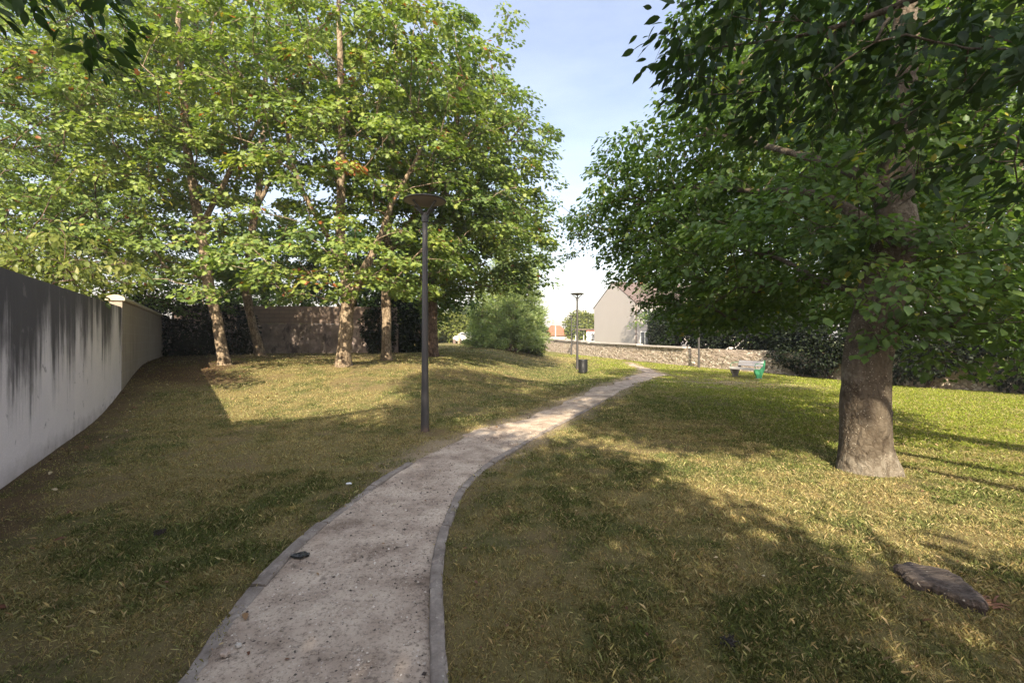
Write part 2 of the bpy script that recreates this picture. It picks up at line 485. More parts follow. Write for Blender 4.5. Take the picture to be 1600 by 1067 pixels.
f1 = noise(n, v, 2.4, 6, .62); f2 = noise(n, v, 45, 6, .75); f3 = noise(n, v, 190, 3, .6)
c = ramp(n, f1, [(.32, (.22, .168, .13)), (.5, (.40, .325, .26)), (.68, (.53, .445, .36))])
c = mixc(n, 1.0, c, ramp(n, f2, [(.34, (.35, .33, .31)), (.48, (1, 1, 1)), (.7, (1.12, 1.1, 1.08))]), 'MULTIPLY')
vo = nd(n, 'ShaderNodeTexVoronoi', Scale=62.0, Randomness=1.0); n.links.new(v, vo.inputs['Vector'])
peb = math_(n, 'MULTIPLY', math_(n, 'LESS_THAN', vo.outputs['Distance'], .26), math_(n, 'GREATER_THAN', noise(n, v, 21, 2), .54))
c = mixc(n, math_(n, 'MULTIPLY', peb, .6), c, mixc(n, f3, (.28, .24, .2), (.78, .72, .64)))
dk = ramp(n, noise(n, v, 14, 5, .72), [(.56, (0, 0, 0)), (.68, (1, 1, 1))])
c = mixc(n, math_(n, 'MULTIPLY', dk, .6), c, (.07, .055, .045))
n.links.new(c, b.inputs['Base Color']); b.inputs['Roughness'].default_value = .95; b.inputs['Specular IOR Level'].default_value = .15
bump(n, b, math_(n, 'ADD', math_(n, 'ADD', f2, math_(n, 'MULTIPLY', f3, .4)), math_(n, 'MULTIPLY', peb, .3)), .7, .012)
path = mb.build('path', m, smooth=True)
tag(path, kind='structure')

def kerb_mat():
    m, n, b = new_mat('kerb_concrete'); v = mapped(n)
    f = noise(n, v, 7, 6, .65); f2 = noise(n, v, 70, 4, .7)
    c = ramp(n, f, [(.3, (.13, .105, .088)), (.55, (.235, .20, .172)), (.75, (.36, .315, .27))])
    c = mixc(n, 1.0, c, mixc(n, f2, (.6, .6, .6), (1.3, 1.3, 1.3)), 'MULTIPLY')
    sp = ramp(n, noise(n, v, 30, 3, .5), [(.66, (0, 0, 0)), (.7, (1, 1, 1))])
    c = mixc(n, math_(n, 'MULTIPLY', sp, .6), c, (.42, .40, .35))
    n.links.new(c, b.inputs['Base Color']); b.inputs['Roughness'].default_value = .9
    bump(n, b, math_(n, 'ADD', f, math_(n, 'MULTIPLY', f2, .5)), .6, .01)
    return m
M['kerb'] = kerb_mat()
def kerb(pts, wdt, seed):
    """a line of kerb stones: rounded top, small joints, each stone slightly out of true"""
    rr = np.random.default_rng(seed)
    pts = np.array(pts); seg = np.hypot(*np.diff(pts, axis=0).T); s = np.concatenate([[0], np.cumsum(seg)])
    mb = MB(); a = 0
    prof = np.array([[-.5, -.15], [-.5, .014], [-.45, .024], [-.36, .028], [0, .030], [.36, .028], [.45, .024], [.5, .014], [.5, -.15]])
    while a < s[-1] - .05:
        e = min(a + 1.0, s[-1]); t = np.linspace(a + .010, e - .010, 40)
        x = np.interp(t, s, pts[:, 1]); y = np.interp(t, s, pts[:, 0])
        tx = norm(np.stack([np.gradient(x), np.gradient(y)], 1)); nn = np.stack([tx[:, 1], -tx[:, 0]], 1)
        off, dz, tl = rr.normal(0, .008), rr.normal(0, .006), rr.normal(0, .06)
        sink = -.06 * sm((np.mean(y) - 9.5) / 5) - (.017 if seed == 3 else .012) * sm((fbm(t * 1.1, t * 0 + seed * 7, 3) - .40) / .25)
        wob = 1 + .10 * (fbm(t * 7, t * 0 + seed, 3) - .5)
        V = []
        for k in range(len(prof)):
            o = prof[k, 0] * wdt * wob + off + .008 * (fbm(t * 9 + k * 3.3, t * 0 + seed, 2) - .5)
            zz = ground(x, y) + prof[k, 1] + dz + tl * prof[k, 0] * wdt + sink
            zz = zz + .006 * (fbm(t * 22 + k * 2.7, t * 0 + seed * 4, 3) - .5) - (.014 * sm((fbm(t * 14 + k * 5.1, t * 0 + seed * 2, 3) - .60) / .15) if k in (2, 3, 5, 6) else 0)
            V.append(np.stack([x + nn[:, 0] * o, y + nn[:, 1] * o, zz], 1))
        V = np.stack(V, 1); m_, k_ = V.shape[:2]
        ii = np.arange((m_ - 1) * (k_ - 1)); q = (ii // (k_ - 1)) * k_ + ii % (k_ - 1)
        V = V.reshape(-1, 3)
        mb.add(V, np.stack([q, q + k_, q + k_ + 1, q + 1], 1))
        mb.add(V[:k_], [list(range(k_))]); mb.add(V[-k_:], [list(range(k_))[::-1]])
        a = e
    return mb
k1 = PL[(PL[:, 0] > -3) & (PL[:, 0] < 5.9)].copy(); k1[:, 1] -= .01
k2 = PR[(PR[:, 0] > -3) & (PR[:, 0] < 13.5)].copy(); k2[:, 1] += .03
def dens(p): 
    yy = np.linspace(p[0, 0], p[-1, 0], 160); return np.stack([yy, np.convolve(np.pad(np.interp(yy, p[:, 0], p[:, 1]), 3, 'edge'), np.ones(7) / 7, 'valid')], 1)
for p_, s_ in ((k1, 3), (k2, 5)):
    tag(kerb(dens(p_), .092 if s_ == 3 else .082, s_).build('kerb', M['kerb']), kind='structure')

# ------------------------------------------------------------------ leaves and trees
def fan(outline, droop=.12, fold=0.0):
    """leaf template: centre + outline in (x across, y along), a light dish"""
    o = np.array(outline, float); c = np.array([[0, .42]])
    v2 = np.concatenate([c, o]); z = -droop * (v2[:, 1] ** 2) + fold * np.abs(v2[:, 0])
    v = np.concatenate([v2, z[:, None]], 1); k = len(o)
    f = np.array([[0, 1 + i, 1 + (i + 1) % k] for i in range(k)])
    return v, f
T_MAPLE = fan([(0, 0), (.28, -.02), (.22, .22), (.55, .34), (.30, .55), (.36, .78), (0, 1.0), (-.36, .78), (-.30, .55), (-.55, .34), (-.22, .22), (-.28, -.02)], .18, .10)
T_OVAL = fan([(0, 0), (.20, .18), (.27, .42), (.20, .72), (0, 1.0), (-.20, .72), (-.27, .42), (-.20, .18)], .22, .22)
T_SLIM = fan([(0, 0), (.15, .14), (.235, .38), (.19, .66), (.06, .90), (0, 1.05), (-.07, .90), (-.20, .66), (-.235, .38), (-.14, .14)], .20, .10)
T_SIMPLE = (np.array([[0, 0, 0], [.30, .45, .05], [0, 1.0, -.12], [-.30, .45, .05]]), np.array([[0, 1, 2], [0, 2, 3]]))
T_HEX = (np.array([[0, 0, 0], [.28, .25, .06], [.30, .6, .03], [0, 1.0, -.15], [-.30, .6, .03], [-.28, .25, .06]]), np.array([[0, 1, 2, 3], [0, 3, 4, 5]]))

def put_leaves(mb, pos, dr, nm, size, tint, T):
    y = norm(dr); nn = norm(nm - y * np.sum(nm * y, 1, keepdims=True)); x = np.cross(y, nn)
    tv, tf = T; N = len(pos); k = len(tv)
    V = pos[:, None] + size[:, None, None] * (tv[None, :, 0, None] * x[:, None] + tv[None, :, 1, None] * y[:, None] + tv[None, :, 2, None] * nn[:, None])
    Fc = (np.arange(N) * k)[:, None, None] + tf[None]
    mb.add(V.reshape(-1, 3), Fc.reshape(-1, tf.shape[1]), tint=np.repeat(tint, len(tf)))

def make_tree(name, base, trunks, envelopes, label, cat='tree', leaf='maple', bk='bark', T=T_MAPLE, lsize=.14, per=90, spacing=.95, crad=.6,
              flat=.45, droop=.35, r0=.28, seed=1, group=None, tip_r=.007, tint_bias=0.0, twigs=4, lob=.12, flare=.22, extra=None, nseg=14, updir=.4, jitter=.33):
    """trunks: list of world polylines [(x,y,z,r)...]; envelopes: [(centre, radii, density)]"""
    rr = np.random.default_rng(seed)
    base = np.asarray(base, float)
    # --- clump centres
    C = []; CP = []
    for ev in envelopes:
        c, rad, dn = ev[:3]; ov = ev[3] if len(ev) > 3 else {}
        esp = ov.get('spacing', spacing)
        c = np.asarray(c, float); rad = np.asarray(rad, float)
        vol = 4.19 * rad.prod(); want = max(3, int(dn * vol / esp ** 3 * .9))
        tries = rr.normal(size=(want * 6, 3)); tries = norm(tries) * (rr.random((want * 6, 1)) ** (1 / 4.5))
        pts = c + tries * rad
        got = 0
        for p in pts:
            if p[2] < G(p[0], p[1]) + .5 and leaf != 'ivy' : continue
            if C and np.min(np.sum((np.array(C) - p) ** 2, 1)) < (esp * .78) ** 2: continue
            C.append(p); CP.append((ov.get('crad', crad), ov.get('per', per), ov.get('lsize', lsize))); got += 1
            if got >= want: break
    C = np.array(C)
    # --- skeleton
    NP = []; PAR = []; RAD = []; TR = []
    for pl in trunks:
        pl = np.asarray(pl, float)
        s = np.concatenate([[0], np.cumsum(np.linalg.norm(np.diff(pl[:, :3], axis=0), axis=1))])
        t = np.arange(0, s[-1], .12)
        q = np.stack([np.interp(t, s, pl[:, i]) for i in range(4)], 1)
        # soften corners and add a little wander
        for it in range(3):
            q[1:-1, :3] = .25 * q[:-2, :3] + .5 * q[1:-1, :3] + .25 * q[2:, :3]
        wob = np.stack([fbm(t * .8 + seed, t * 0 + 4.4 + k, 2) - .5 for k in range(2)], 1)
        q[:, :2] += wob * np.minimum(1, t / 1.5)[:, None] * .18
        TR.append(q)
        st = len(NP)
        if NP:
            d = np.linalg.norm(np.array(NP) - q[0, :3], axis=1); root = int(np.argmin(d))
        for i, p in enumerate(q):
            NP.append(p[:3]); RAD.append(p[3]); PAR.append((root if st else -1) if i == 0 else len(NP) - 2)
    ntr = len(NP)
    ax = np.array(NP)
    zmin_att = base[2] + 1.3
    order = np.argsort([np.min(np.linalg.norm(ax - c, axis=1)) for c in C]) if len(C) else []
    chains = []; parent_chain_nodes = NP
    arr = np.array(NP); plen = np.zeros(len(arr))
    for k in order:
        c = C[k]; d = np.linalg.norm(arr - c, axis=1)
        cost = d + .8 * np.maximum(0, arr[:, 2] - c[2] + .15 * d) + .22 * plen + 5 * (arr[:, 2] < zmin_att)
        j = int(np.argmin(cost)); p0 = arr[j]; L0 = d[j]
        m_ = max(2, int(L0 / .35) + 1)
        t = np.linspace(0, 1, m_ + 1)[1:, None]
        ctrl = p0 + (c - p0) * .5 + np.array([0, 0, 1.]) * L0 * .10 * updir / .4 + rr.normal(0, .07, 3) * L0
        q = (1 - t) ** 2 * p0 + 2 * t * (1 - t) * ctrl + t ** 2 * c
        q = q + rr.normal(0, .02, q.shape) * min(1, L0)
        st = len(arr)
        arr = np.concatenate([arr, q]); plen = np.concatenate([plen, plen[j] + L0 * t[:, 0]])
        for i in range(m_):
            PAR.append(j if i == 0 else st + i - 1); RAD.append(0)
        chains.append((j, list(range(st, st + m_))))
    # pipe model radii
    N = len(arr); acc = np.zeros(N); RADa = np.array(RAD)
    for j, ch in chains: acc[ch[-1]] += tip_r ** 2.3
    for i in range(N - 1, -1, -1):
        if PAR[i] >= 0: acc[PAR[i]] += acc[i]
    rp_ = acc ** (1 / 2.3)
    tb = MB()
    for q in TR:
        h = q[:, 2] - base[2]
        r = q[:, 3] * (1 + (flare * np.exp(-np.maximum(h, 0) / .22) if np.linalg.norm(q[0, :2] - base[:2]) < .6 else 0))
        pts = q[:, :3].copy(); pts[0, 2] -= .12
        tube(tb, pts, r, nseg, lob, seed=seed, roots=(.32 * np.exp(-np.maximum(h, 0) / .16) if np.linalg.norm(q[0, :2] - base[:2]) < .6 else None))
    for j, ch in chains:
        pts = np.concatenate([arr[j:j + 1], arr[ch]])
        r = rp_[ch]; lim = max(.012, RADa[j] * .62) if j < ntr else 9
        r = np.minimum(r, lim); r = np.concatenate([[r[0] * 1.1], r])
        tube(tb, pts, r, 7 if r[0] > .03 else 5, 0, cap=False)
    # --- foliage
    lb = MB(); PO = []; DI = []; NO = []; SI = []; TI = []
    cen = C.mean(0) if len(C) else base
    for c, (crad_, per_, lsize_) in zip(C, CP):
        o = c - np.array([np.interp(c[2], ax[:, 2][np.argsort(ax[:, 2])], ax[:, i][np.argsort(ax[:, 2])]) if i < 2 else c[2] for i in range(3)])
        on = norm(o); kk = int(per_ * rr.uniform(.55, 1.35)); cr = crad_ * rr.uniform(.7, 1.3)
        s = norm(rr.normal(size=(kk, 3))) * (rr.random((kk, 1)) ** .45)
        p = s * np.array([cr, cr, cr * flat])
        p[:, 2] -= .30 * (s[:, 0] * on[0] + s[:, 1] * on[1]) * cr + .18 * (s[:, 0] ** 2 + s[:, 1] ** 2) * cr
        dh = s.copy(); dh[:, 2] = 0
        PO.append(c + p); DI.append(norm(dh) * .7 + on * .45 + np.array([0, 0, -droop]) + rr.normal(0, .36, (kk, 3)))
        NO.append(np.array([0, 0, 1.]) + dh * .35 + on * .3 + rr.normal(0, jitter, (kk, 3)))
        SI.append(lsize_ * rr.uniform(.5, 1.3, kk)); cl = rr.normal(0, .13)
        TI.append(np.clip(rr.normal(.42 + tint_bias, .17, kk) + cl + (rr.random(kk) > .992) * .5, 0, 1))
        for q in range(twigs):
            k2_ = rr.integers(kk); e = c + p[k2_]; mid = c + p[k2_] * .5 + np.array([0, 0, .05])
            tube(tb, [c, mid, e], [tip_r * .8, tip_r * .6, tip_r * .3], 3, 0, cap=False)
    root = thing(name, base, label, cat, group)
    if extra: extra(tb, lb)
    tr_o = tb.build('trunk', M[bk], root, base, smooth=True)
    if PO:
        put_leaves(lb, np.concatenate(PO), np.concatenate(DI), np.concatenate(NO), np.concatenate(SI), np.concatenate(TI), T)
    lb.build('crown', M[leaf], root, base, smooth=True)
    return root

def px_trunk(base, pts, D=None):
    """trunk polyline from photo pixels, at the depth of its base unless given"""
    o = []
    for a in pts:
        d = a[3] if len(a) > 3 else base[1]
        p = P(a[0], a[1], d); o.append((*p, a[2]))
    return o
def with_base(base, r, rest):
    return [(base[0], base[1], base[2] - .05, r)] + rest

# the maples on the left
b = BASES['m3']; d = b[1]
make_tree('maple_tree', b, [with_base(b, .22, px_trunk(b, [(540, 500, .21), (541, 470, .20), (533, 400, .15), (531, 330, .14), (534, 200, .12), (532, 80, .09), (530, -40, .05)])),
                            px_trunk(b, [(541, 490, .15), (556, 450, .14), (572, 415, .13), (588, 378, .11), (612, 320, .085), (650, 250, .06), (670, 190, .04)]),
                            px_trunk(b, [(536, 420, .08), (505, 360, .07), (470, 300, .06), (452, 230, .05), (440, 150, .03)])],
          [(P(520, 130, d - .5), (4.2, 3.4, 4.0), .88), (P(610, 150, d), (2.9, 3, 3.2), .7), (P(430, 395, d - 1.6), (2.2, 1.8, .8), 1.0), (P(560, 400, d - 1.2), (1.7, 1.5, .7), .9),
           (P(630, 400, d - .5), (2.0, 1.8, 1.1), .9), (P(480, 280, d - 1.5), (2.5, 1.6, 1.4), .55), (P(600, 260, d - 2), (2.2, 1.3, 1.5), .6), (P(460, 440, d - 2), (1.7, 1.1, .4), 1.6), (P(500, 400, d - 2.6), (2.2, 1.0, .6), 1.2), (P(570, 445, d - 1), (1.5, 1.1, .35), 1.3), (P(640, 460, d), (1.5, 1.2, .4), 1.2)],
          'Twin-stemmed maple with peeling tan bark, directly left of the nearest lamp post', r0=.28, seed=11, lsize=.13, per=120, spacing=1.12, crad=.6, flat=.4, tip_r=.010, tint_bias=.08, group='maples by the wall corner')
b = BASES['m1']; d = b[1]
make_tree('maple_tree', b, [with_base(b, .165, px_trunk(b, [(336, 500, .155), (328, 450, .16), (310, 350, .15), (295, 240, .13), (285, 120, .1), (280, 0, .06)])),
                            px_trunk(b, [(312, 360, .09), (345, 290, .08), (390, 220, .06), (420, 150, .04)])],
          [(P(270, 130, d - .5), (4.0, 3.2, 3.9), .9), (P(310, 390, d - 1.5), (2.8, 1.8, .8), 1.0), (P(220, 330, d - 1), (2.6, 1.8, 1.6), .9), (P(380, 260, d), (2, 2, 2), .6), (P(330, 440, d - 2.2), (1.8, 1.1, .45), 1.5), (P(380, 400, d - 2.6), (1.8, 1.0, .6), 1.2), (P(230, 430, d - 1.5), (1.8, 1.2, .5), 1.2)],
          'Pale-trunked maple leaning left, closest of the maples to the long wall', seed=12, lsize=.13, per=120, spacing=1.12, crad=.6, flat=.4, tip_r=.010, tint_bias=.06, group='maples by the wall corner')
b = BASES['m2']; d = b[1]
make_tree('maple_tree', b, [with_base(b, .20, px_trunk(b, [(396, 510, .18), (384, 460, .19), (392, 380, .17), (408, 280, .14), (415, 150, .11), (420, 20, .07)])),
                            px_trunk(b, [(403, 320, .1), (440, 250, .08), (465, 180, .05)])],
          [(P(420, 120, d), (4.6, 3.6, 4.8), .85), (P(400, 330, d), (3.5, 2.6, 2.2), .6), (P(300, 430, d), (2.2, 1.8, .9), .9), (P(400, 430, d - 1.5), (2.4, 1.6, .7), 1.1)],
          'Dark maple with an orange-lit bark strip, second from the long wall', seed=13, lsize=.135, per=115, spacing=1.15, crad=.62, flat=.4, tip_r=.010, group='maples by the wall corner')
b = BASES['m4']; d = b[1]
make_tree('maple_tree', b, [with_base(b, .19, px_trunk(b, [(604, 520, .17), (603, 460, .17), (606, 380, .15), (612, 280, .13), (618, 150, .1), (620, 30, .06)])),
                            px_trunk(b, [(606, 400, .1), (650, 330, .09), (700, 260, .07), (740, 200, .04)])],
          [(P(640, 200, d), (4.2, 3.6, 4.4), .9), (P(650, 400, d - .5), (2.7, 2, 1.3), 1.0), (P(730, 330, d), (2.6, 2.4, 2.4), .8)],
          'Slim maple with a mottled bare trunk, just behind the twin-stemmed one', seed=14, lsize=.14, per=115, spacing=1.15, crad=.62, flat=.4, tip_r=.010, group='maples by the wall corner')
b = BASES['m5']; d = b[1]
make_tree('maple_tree', b, [with_base(b, .26, px_trunk(b, [(675, 500, .23), (676, 440, .2), (690, 350, .18), (705, 260, .15), (720, 150, .11), (735, 60, .06)])),
                            px_trunk(b, [(690, 350, .12), (740, 290, .1), (790, 230, .07), (830, 180, .04)])],
          [(P(715, 260, d), (4.2, 4, 4.0), .85), (P(795, 240, d), (2.1, 2.3, 3.2), .9), (P(765, 110, d), (.8, .8, 1.6), .9), (P(788, 55, d), (.45, .5, 1.1), 1.4), (P(830, 330, d), (1.3, 1.4, 1.0), .9), (P(740, 370, d), (3.8, 3, 2.6), .9), (P(800, 400, d), (1.9, 1.8, 1.7), .9), (P(690, 450, d), (2, 2, .8), .8), (P(740, 440, d), (2.2, 2, .9), .9), (P(825, 420, d), (1.0, 1.0, 1.2), .9)],
          'Tall maple with a straight dark trunk, partly hidden behind the nearest lamp post', bk='bark_far', seed=15, lsize=.16, per=120, spacing=1.1, crad=.7, tip_r=.010, group='maples by the wall corner')

# trees and shrubs beyond the long wall
def gb(x, y): return np.array([x, y, G(x, y)])
b = gb(-18, 13.5)
make_tree('garden_tree', b, [[(*b, .3), (b[0], b[1], 5, .22), (b[0] + .3, b[1], 9, .12), (b[0] + .5, b[1], 11, .06)]],
          [(P(40, 190, 13), (4.2, 3, 3.7), 1.15), (P(60, 330, 12), (3.2, 2, 1.6), 1.4), (P(-120, 250, 13), (3, 3, 4), .8), (P(130, 90, 13.5), (3, 2.5, 2.4), 1.1)],
          'Broad leafy tree rising over the stained end of the long wall, at far left', leaf='maple', seed=21, lsize=.13, per=110, spacing=1.0, bk='bark_far', T=T_HEX, tint_bias=.03)
b = gb(-20.5, 20)
make_tree('garden_tree', b, [[(*b, .3), (b[0] + .3, b[1], 5, .22), (b[0] + .5, b[1], 9, .14), (b[0] + .5, b[1], 13, .06)]],
          [(P(170, 270, 19), (4.5, 3.4, 4.4), 1.3), (P(200, 420, 18), (4.2, 2.2, 1.5), 1.5), (P(90, 390, 17), (3.4, 2.2, 1.3), 1.5), (P(180, 60, 20), (4.5, 3.5, 4), 1.1), (P(300, 440, 21), (3.0, 2.0, 1.6), 1.4)],
          'Dense dark tree behind the beige block part of the wall', leaf='beech', seed=22, lsize=.14, per=115, spacing=1.05, bk='bark_far', T=T_HEX)
b = gb(-12.6, 9.4)
make_tree('garden_shrub', b, [[(*b, .07), (b[0], b[1], 1.4, .05), (b[0] + .3, b[1], 2.7, .03)], [(b[0], b[1], 1.0, .04), (b[0] - 1, b[1] - .4, 2.4, .03)]],
          [(P(50, 408, 8.6), (2.1, .9, .55), 1.7), (P(140, 425, 9.4), (1.1, .7, .4), 1.6), (P(-60, 400, 8.6), (1.4, .9, .6), 1.2)],
          'Sunlit yellow-green shrub spilling over the top of the stained wall', 'shrub', leaf='bush', seed=23, lsize=.13, per=60, spacing=.62, crad=.4, T=T_OVAL, droop=.6, bk='bark_far')

# conifer in the middle of the lawn
def conifer(base, hgt, rad, seed, label):
    rr = np.random.default_rng(seed); base = np.asarray(base)
    tb = MB(); lb = MB(); tops = [(0, 0, hgt, rad * .82), (-2.0, .4, hgt * .58, rad * .55), (1.7, .5, hgt * .8, rad * .55), (.5, -.8, hgt * .5, rad * .7)]
    for ox, oy, h, r_ in tops:
        c0 = base + np.array([ox, oy, 0])
        tube(tb, [base + np.array([ox * .4, oy * .4, -.1]), c0 + np.array([0, 0, h * .5]), c0 + np.array([.1, 0, h])], [.14, .09, .02], 8, .1)
        for z in np.arange(.35, h, .30):
            rz = r_ * (1 - (z / h) ** 1.5) * rr.uniform(.85, 1.15) + .2
            for k in range(int(5 + rz * 2.2)):
                a = rr.uniform(0, 6.283); ln = rz * rr.uniform(.7, 1.12)
                up = rr.uniform(-.05, .35)
                e = np.array([math.cos(a) * ln, math.sin(a) * ln, up * ln * .6])
                p0 = c0 + np.array([0, 0, z]); pts = [p0, p0 + e * .5 + np.array([0, 0, -.06]), p0 + e + np.array([0, 0, .08 * ln])]
                tube(tb, pts, [.022, .014, .006], 4, 0, cap=False)
                nn = int(30 + 40 * ln); t = rr.uniform(.25, 1.02, nn)[:, None]
                pos = p0 + e * t + rr.normal(0, .13, (nn, 3)) * (.6 + .5 * t)
                dr = norm(e) * .7 + rr.normal(0, .55, (nn, 3)) + np.array([0, 0, .25])
                put_leaves(lb, pos, dr, rr.normal(0, 1, (nn, 3)) + np.array([0, 0, .6]), rr.uniform(.16, .34, nn), np.clip(rr.normal(.45, .2, nn) + rr.normal(0, .12), 0, 1), T_NEEDLE)
    root = thing('conifer_tree', base, label, 'conifer')
    tb.build('trunk', M['bark'], root, base, smooth=True); lb.build('crown', M['pine'], root, base)
T_NEEDLE = (np.array([[0, 0, 0], [.10, .35, 0], [.03, 1.0, -.04], [-.03, 1.0, -.04], [-.10, .35, 0]]), np.array([[0, 1, 2, 3, 4]]))
conifer(BASES['con'] + np.array([0, .3, 0]), 9.2, 2.7, 31, 'Bushy blue-green conifer with boughs down to the grass, left of the far stone wall')
b = gb(-1.6, 52)
make_tree('background_tree', b, [[(*b, .4), (b[0], b[1], 6, .3), (b[0] + .5, b[1], 11, .15), (b[0] + .5, b[1], 14, .08)]],
          [(P(790, 400, 52), (5, 4, 5.2), .8), (P(760, 330, 53), (5, 4, 5), .7)], 'Tall dark tree standing behind the conifer', leaf='beech', seed=32, lsize=.3, per=70, spacing=1.5, crad=1.1, T=T_HEX, bk='bark_far', twigs=2, tint_bias=.15)

# the big tree on the right
FINE = dict(spacing=.42, crad=.30, per=70, lsize=.07)
b = BASES['big']; d = b[1]
def pale_cut(tb, lb): pass
big_tr = [with_base(b, .262, px_trunk(b, [(1351, 700, .256), (1353, 640, .248), (1358, 580, .245), (1366, 520, .242), (1376, 450, .235), (1386, 390, .235), (1396, 330, .2), (1404, 260, .19), (1410, 160, .16), (1420, 40, .12), (1430, -120, .08)])),
          px_trunk(b, [(1386, 385, 0.098), (1350, 345, 0.081), (1325, 325, 0.066, d + .1), (1285, 305, 0.058, d + .4), (1240, 298, 0.049, d + .9), (1170, 300, 0.040, d + 1.8), (1080, 290, 0.029, d + 3), (1010, 300, 0.018, d + 3.8)]),
          px_trunk(b, [(1392, 330, 0.092), (1362, 288, 0.081), (1330, 265, 0.063, d + .2), (1275, 248, 0.049, d + .6), (1200, 230, 0.040, d + 1.4), (1120, 210, 0.029, d + 2.4)]),
          px_trunk(b, [(1372, 470, 0.058), (1330, 455, 0.049, d + .3), (1285, 438, 0.043, d + .8), (1225, 405, 0.029, d + 1.6), (1150, 390, 0.020, d + 2.6)]),
          px_trunk(b, [(1285, 438, 0.029, d + .8), (1250, 435, 0.026, d + 1.1), (1215, 447, 0.020, d + 1.4), (1150, 450, 0.011, d + 2.2)]),
          px_trunk(b, [(1392, 400, 0.052), (1450, 380, 0.040, d + .3), (1520, 350, 0.029, d + .8), (1600, 330, 0.018, d + 1.5)])]
big_root = make_tree('broadleaf_tree', b, big_tr,
          [(P(1250, 370, d + 1.8), (2.6, 1.6, 1.1), .66), (P(1150, 390, d + 3.6), (2.7, 2.0, 1.3), .64), (P(1050, 340, d + 4.4), (1.9, 1.6, 1.2), .6), (P(1130, 260, d + 3.6), (2.4, 1.9, 1.3), .5), (P(950, 350, d + 4.6), (.95, 1.0, .55), .8, FINE), (P(965, 255, d + 4.8), (.8, .8, .45), .55, FINE), (P(900, 385, d + 4.4), (.55, .6, .22), .8, FINE), (P(880, 330, d + 5), (.5, .5, .3), .45, FINE), (P(985, 430, d + 4), (.5, .6, .3), .6, FINE), (P(1010, 470, d + 4.5), (.55, .6, .35), .7, FINE),
           (P(1480, 430, d - .2), (1.5, 1.1, .65), 1.2), (P(1560, 380, d + .6), (1.6, 1.3, 1.0), 1.1), (P(1540, 500, d - .3), (.8, .7, .3), 1.2), (P(1300, 200, d + 2.5), (3.0, 2.2, 1.5), .5), (P(1480, 150, d + 2), (2.4, 2.2, 1.9), .5),
           (P(1200, 470, d + 3), (1.8, 1.4, .55), .6), (P(1110, 485, d + 4.2), (1.3, 1.2, .5), .64), (P(1420, 450, d - .8), (.9, .5, .3), 1.1), (P(1560, 490, d + .4), (1.0, .8, .45), 1.2), (P(1500, 540, d + .6), (.7, .6, .3), 1.0), (P(1590, 560, d + .3), (.5, .6, .35), 1.0), (P(1385, 470, d - .75), (.4, .3, .25), 1.2), (P(1330, 380, d - .4), (.55, .35, .25), 1.1), (P(1420, 330, d - .5), (.4, .3, .3), 1.1), (P(1300, 215, d - .2), (.7, .4, .3), 1.1), (P(1220, 330, d), (.7, .5, .3), 1.1), (P(1450, 250, d - .4), (.5, .4, .4), 1.0), (P(1260, 285, d - .3), (.8, .35, .4), 1.3), (P(1340, 250, d - .7), (.45, .3, .3), 1.2), (P(1400, 410, d - .7), (.45, .3, .3), 1.2), (P(1340, 320, d - .5), (.4, .3, .22), 1.0), (P(1412, 205, d - .6), (.4, .3, .4), 1.3), (P(1415, 120, d - .5), (.5, .3, .5), 1.1), (P(1380, 505, d - .6), (.45, .3, .2), 1.1), (P(1480, 500, d - .2), (.9, .6, .35), 1.1), (P(1350, 0, d + 3.5), (4, 3, 2.5), .5)],
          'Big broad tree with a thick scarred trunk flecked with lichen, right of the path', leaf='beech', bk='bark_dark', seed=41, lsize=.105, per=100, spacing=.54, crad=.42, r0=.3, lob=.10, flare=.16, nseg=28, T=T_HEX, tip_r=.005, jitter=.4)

kb = BASES['big']; kp = np.array([(1353 - 800) / F * kb[1] + .150, kb[1] - .188, .72]); kn = norm(np.array([.6, -.8, 0.]))
mb = MB(); ku = np.array([.8, .6, 0.]); prof = [(.062, -.03), (.058, .004), (.046, .014), (.034, .008), (.026, -.012), (0, -.02)]
aa_ = np.arange(14) / 14 * 6.283; V = np.concatenate([kp + np.outer(np.cos(aa_) * r_, ku) * (1 + .12 * np.sin(3 * aa_))[:, None] + np.outer(np.sin(aa_) * r_ * .8, [0, 0, 1]) + kn * z_ for r_, z_ in prof])
i_ = np.repeat(np.arange(5), 14); j_ = np.tile(np.arange(14), 5); mb.add(V, np.stack([i_ * 14 + j_, i_ * 14 + (j_ + 1) % 14, (i_ + 1) * 14 + (j_ + 1) % 14, (i_ + 1) * 14 + j_], 1))
mb.build('knot', plain('dark_knot', (.022, .016, .012), .9, .4, 30), big_root, kb, smooth=True)

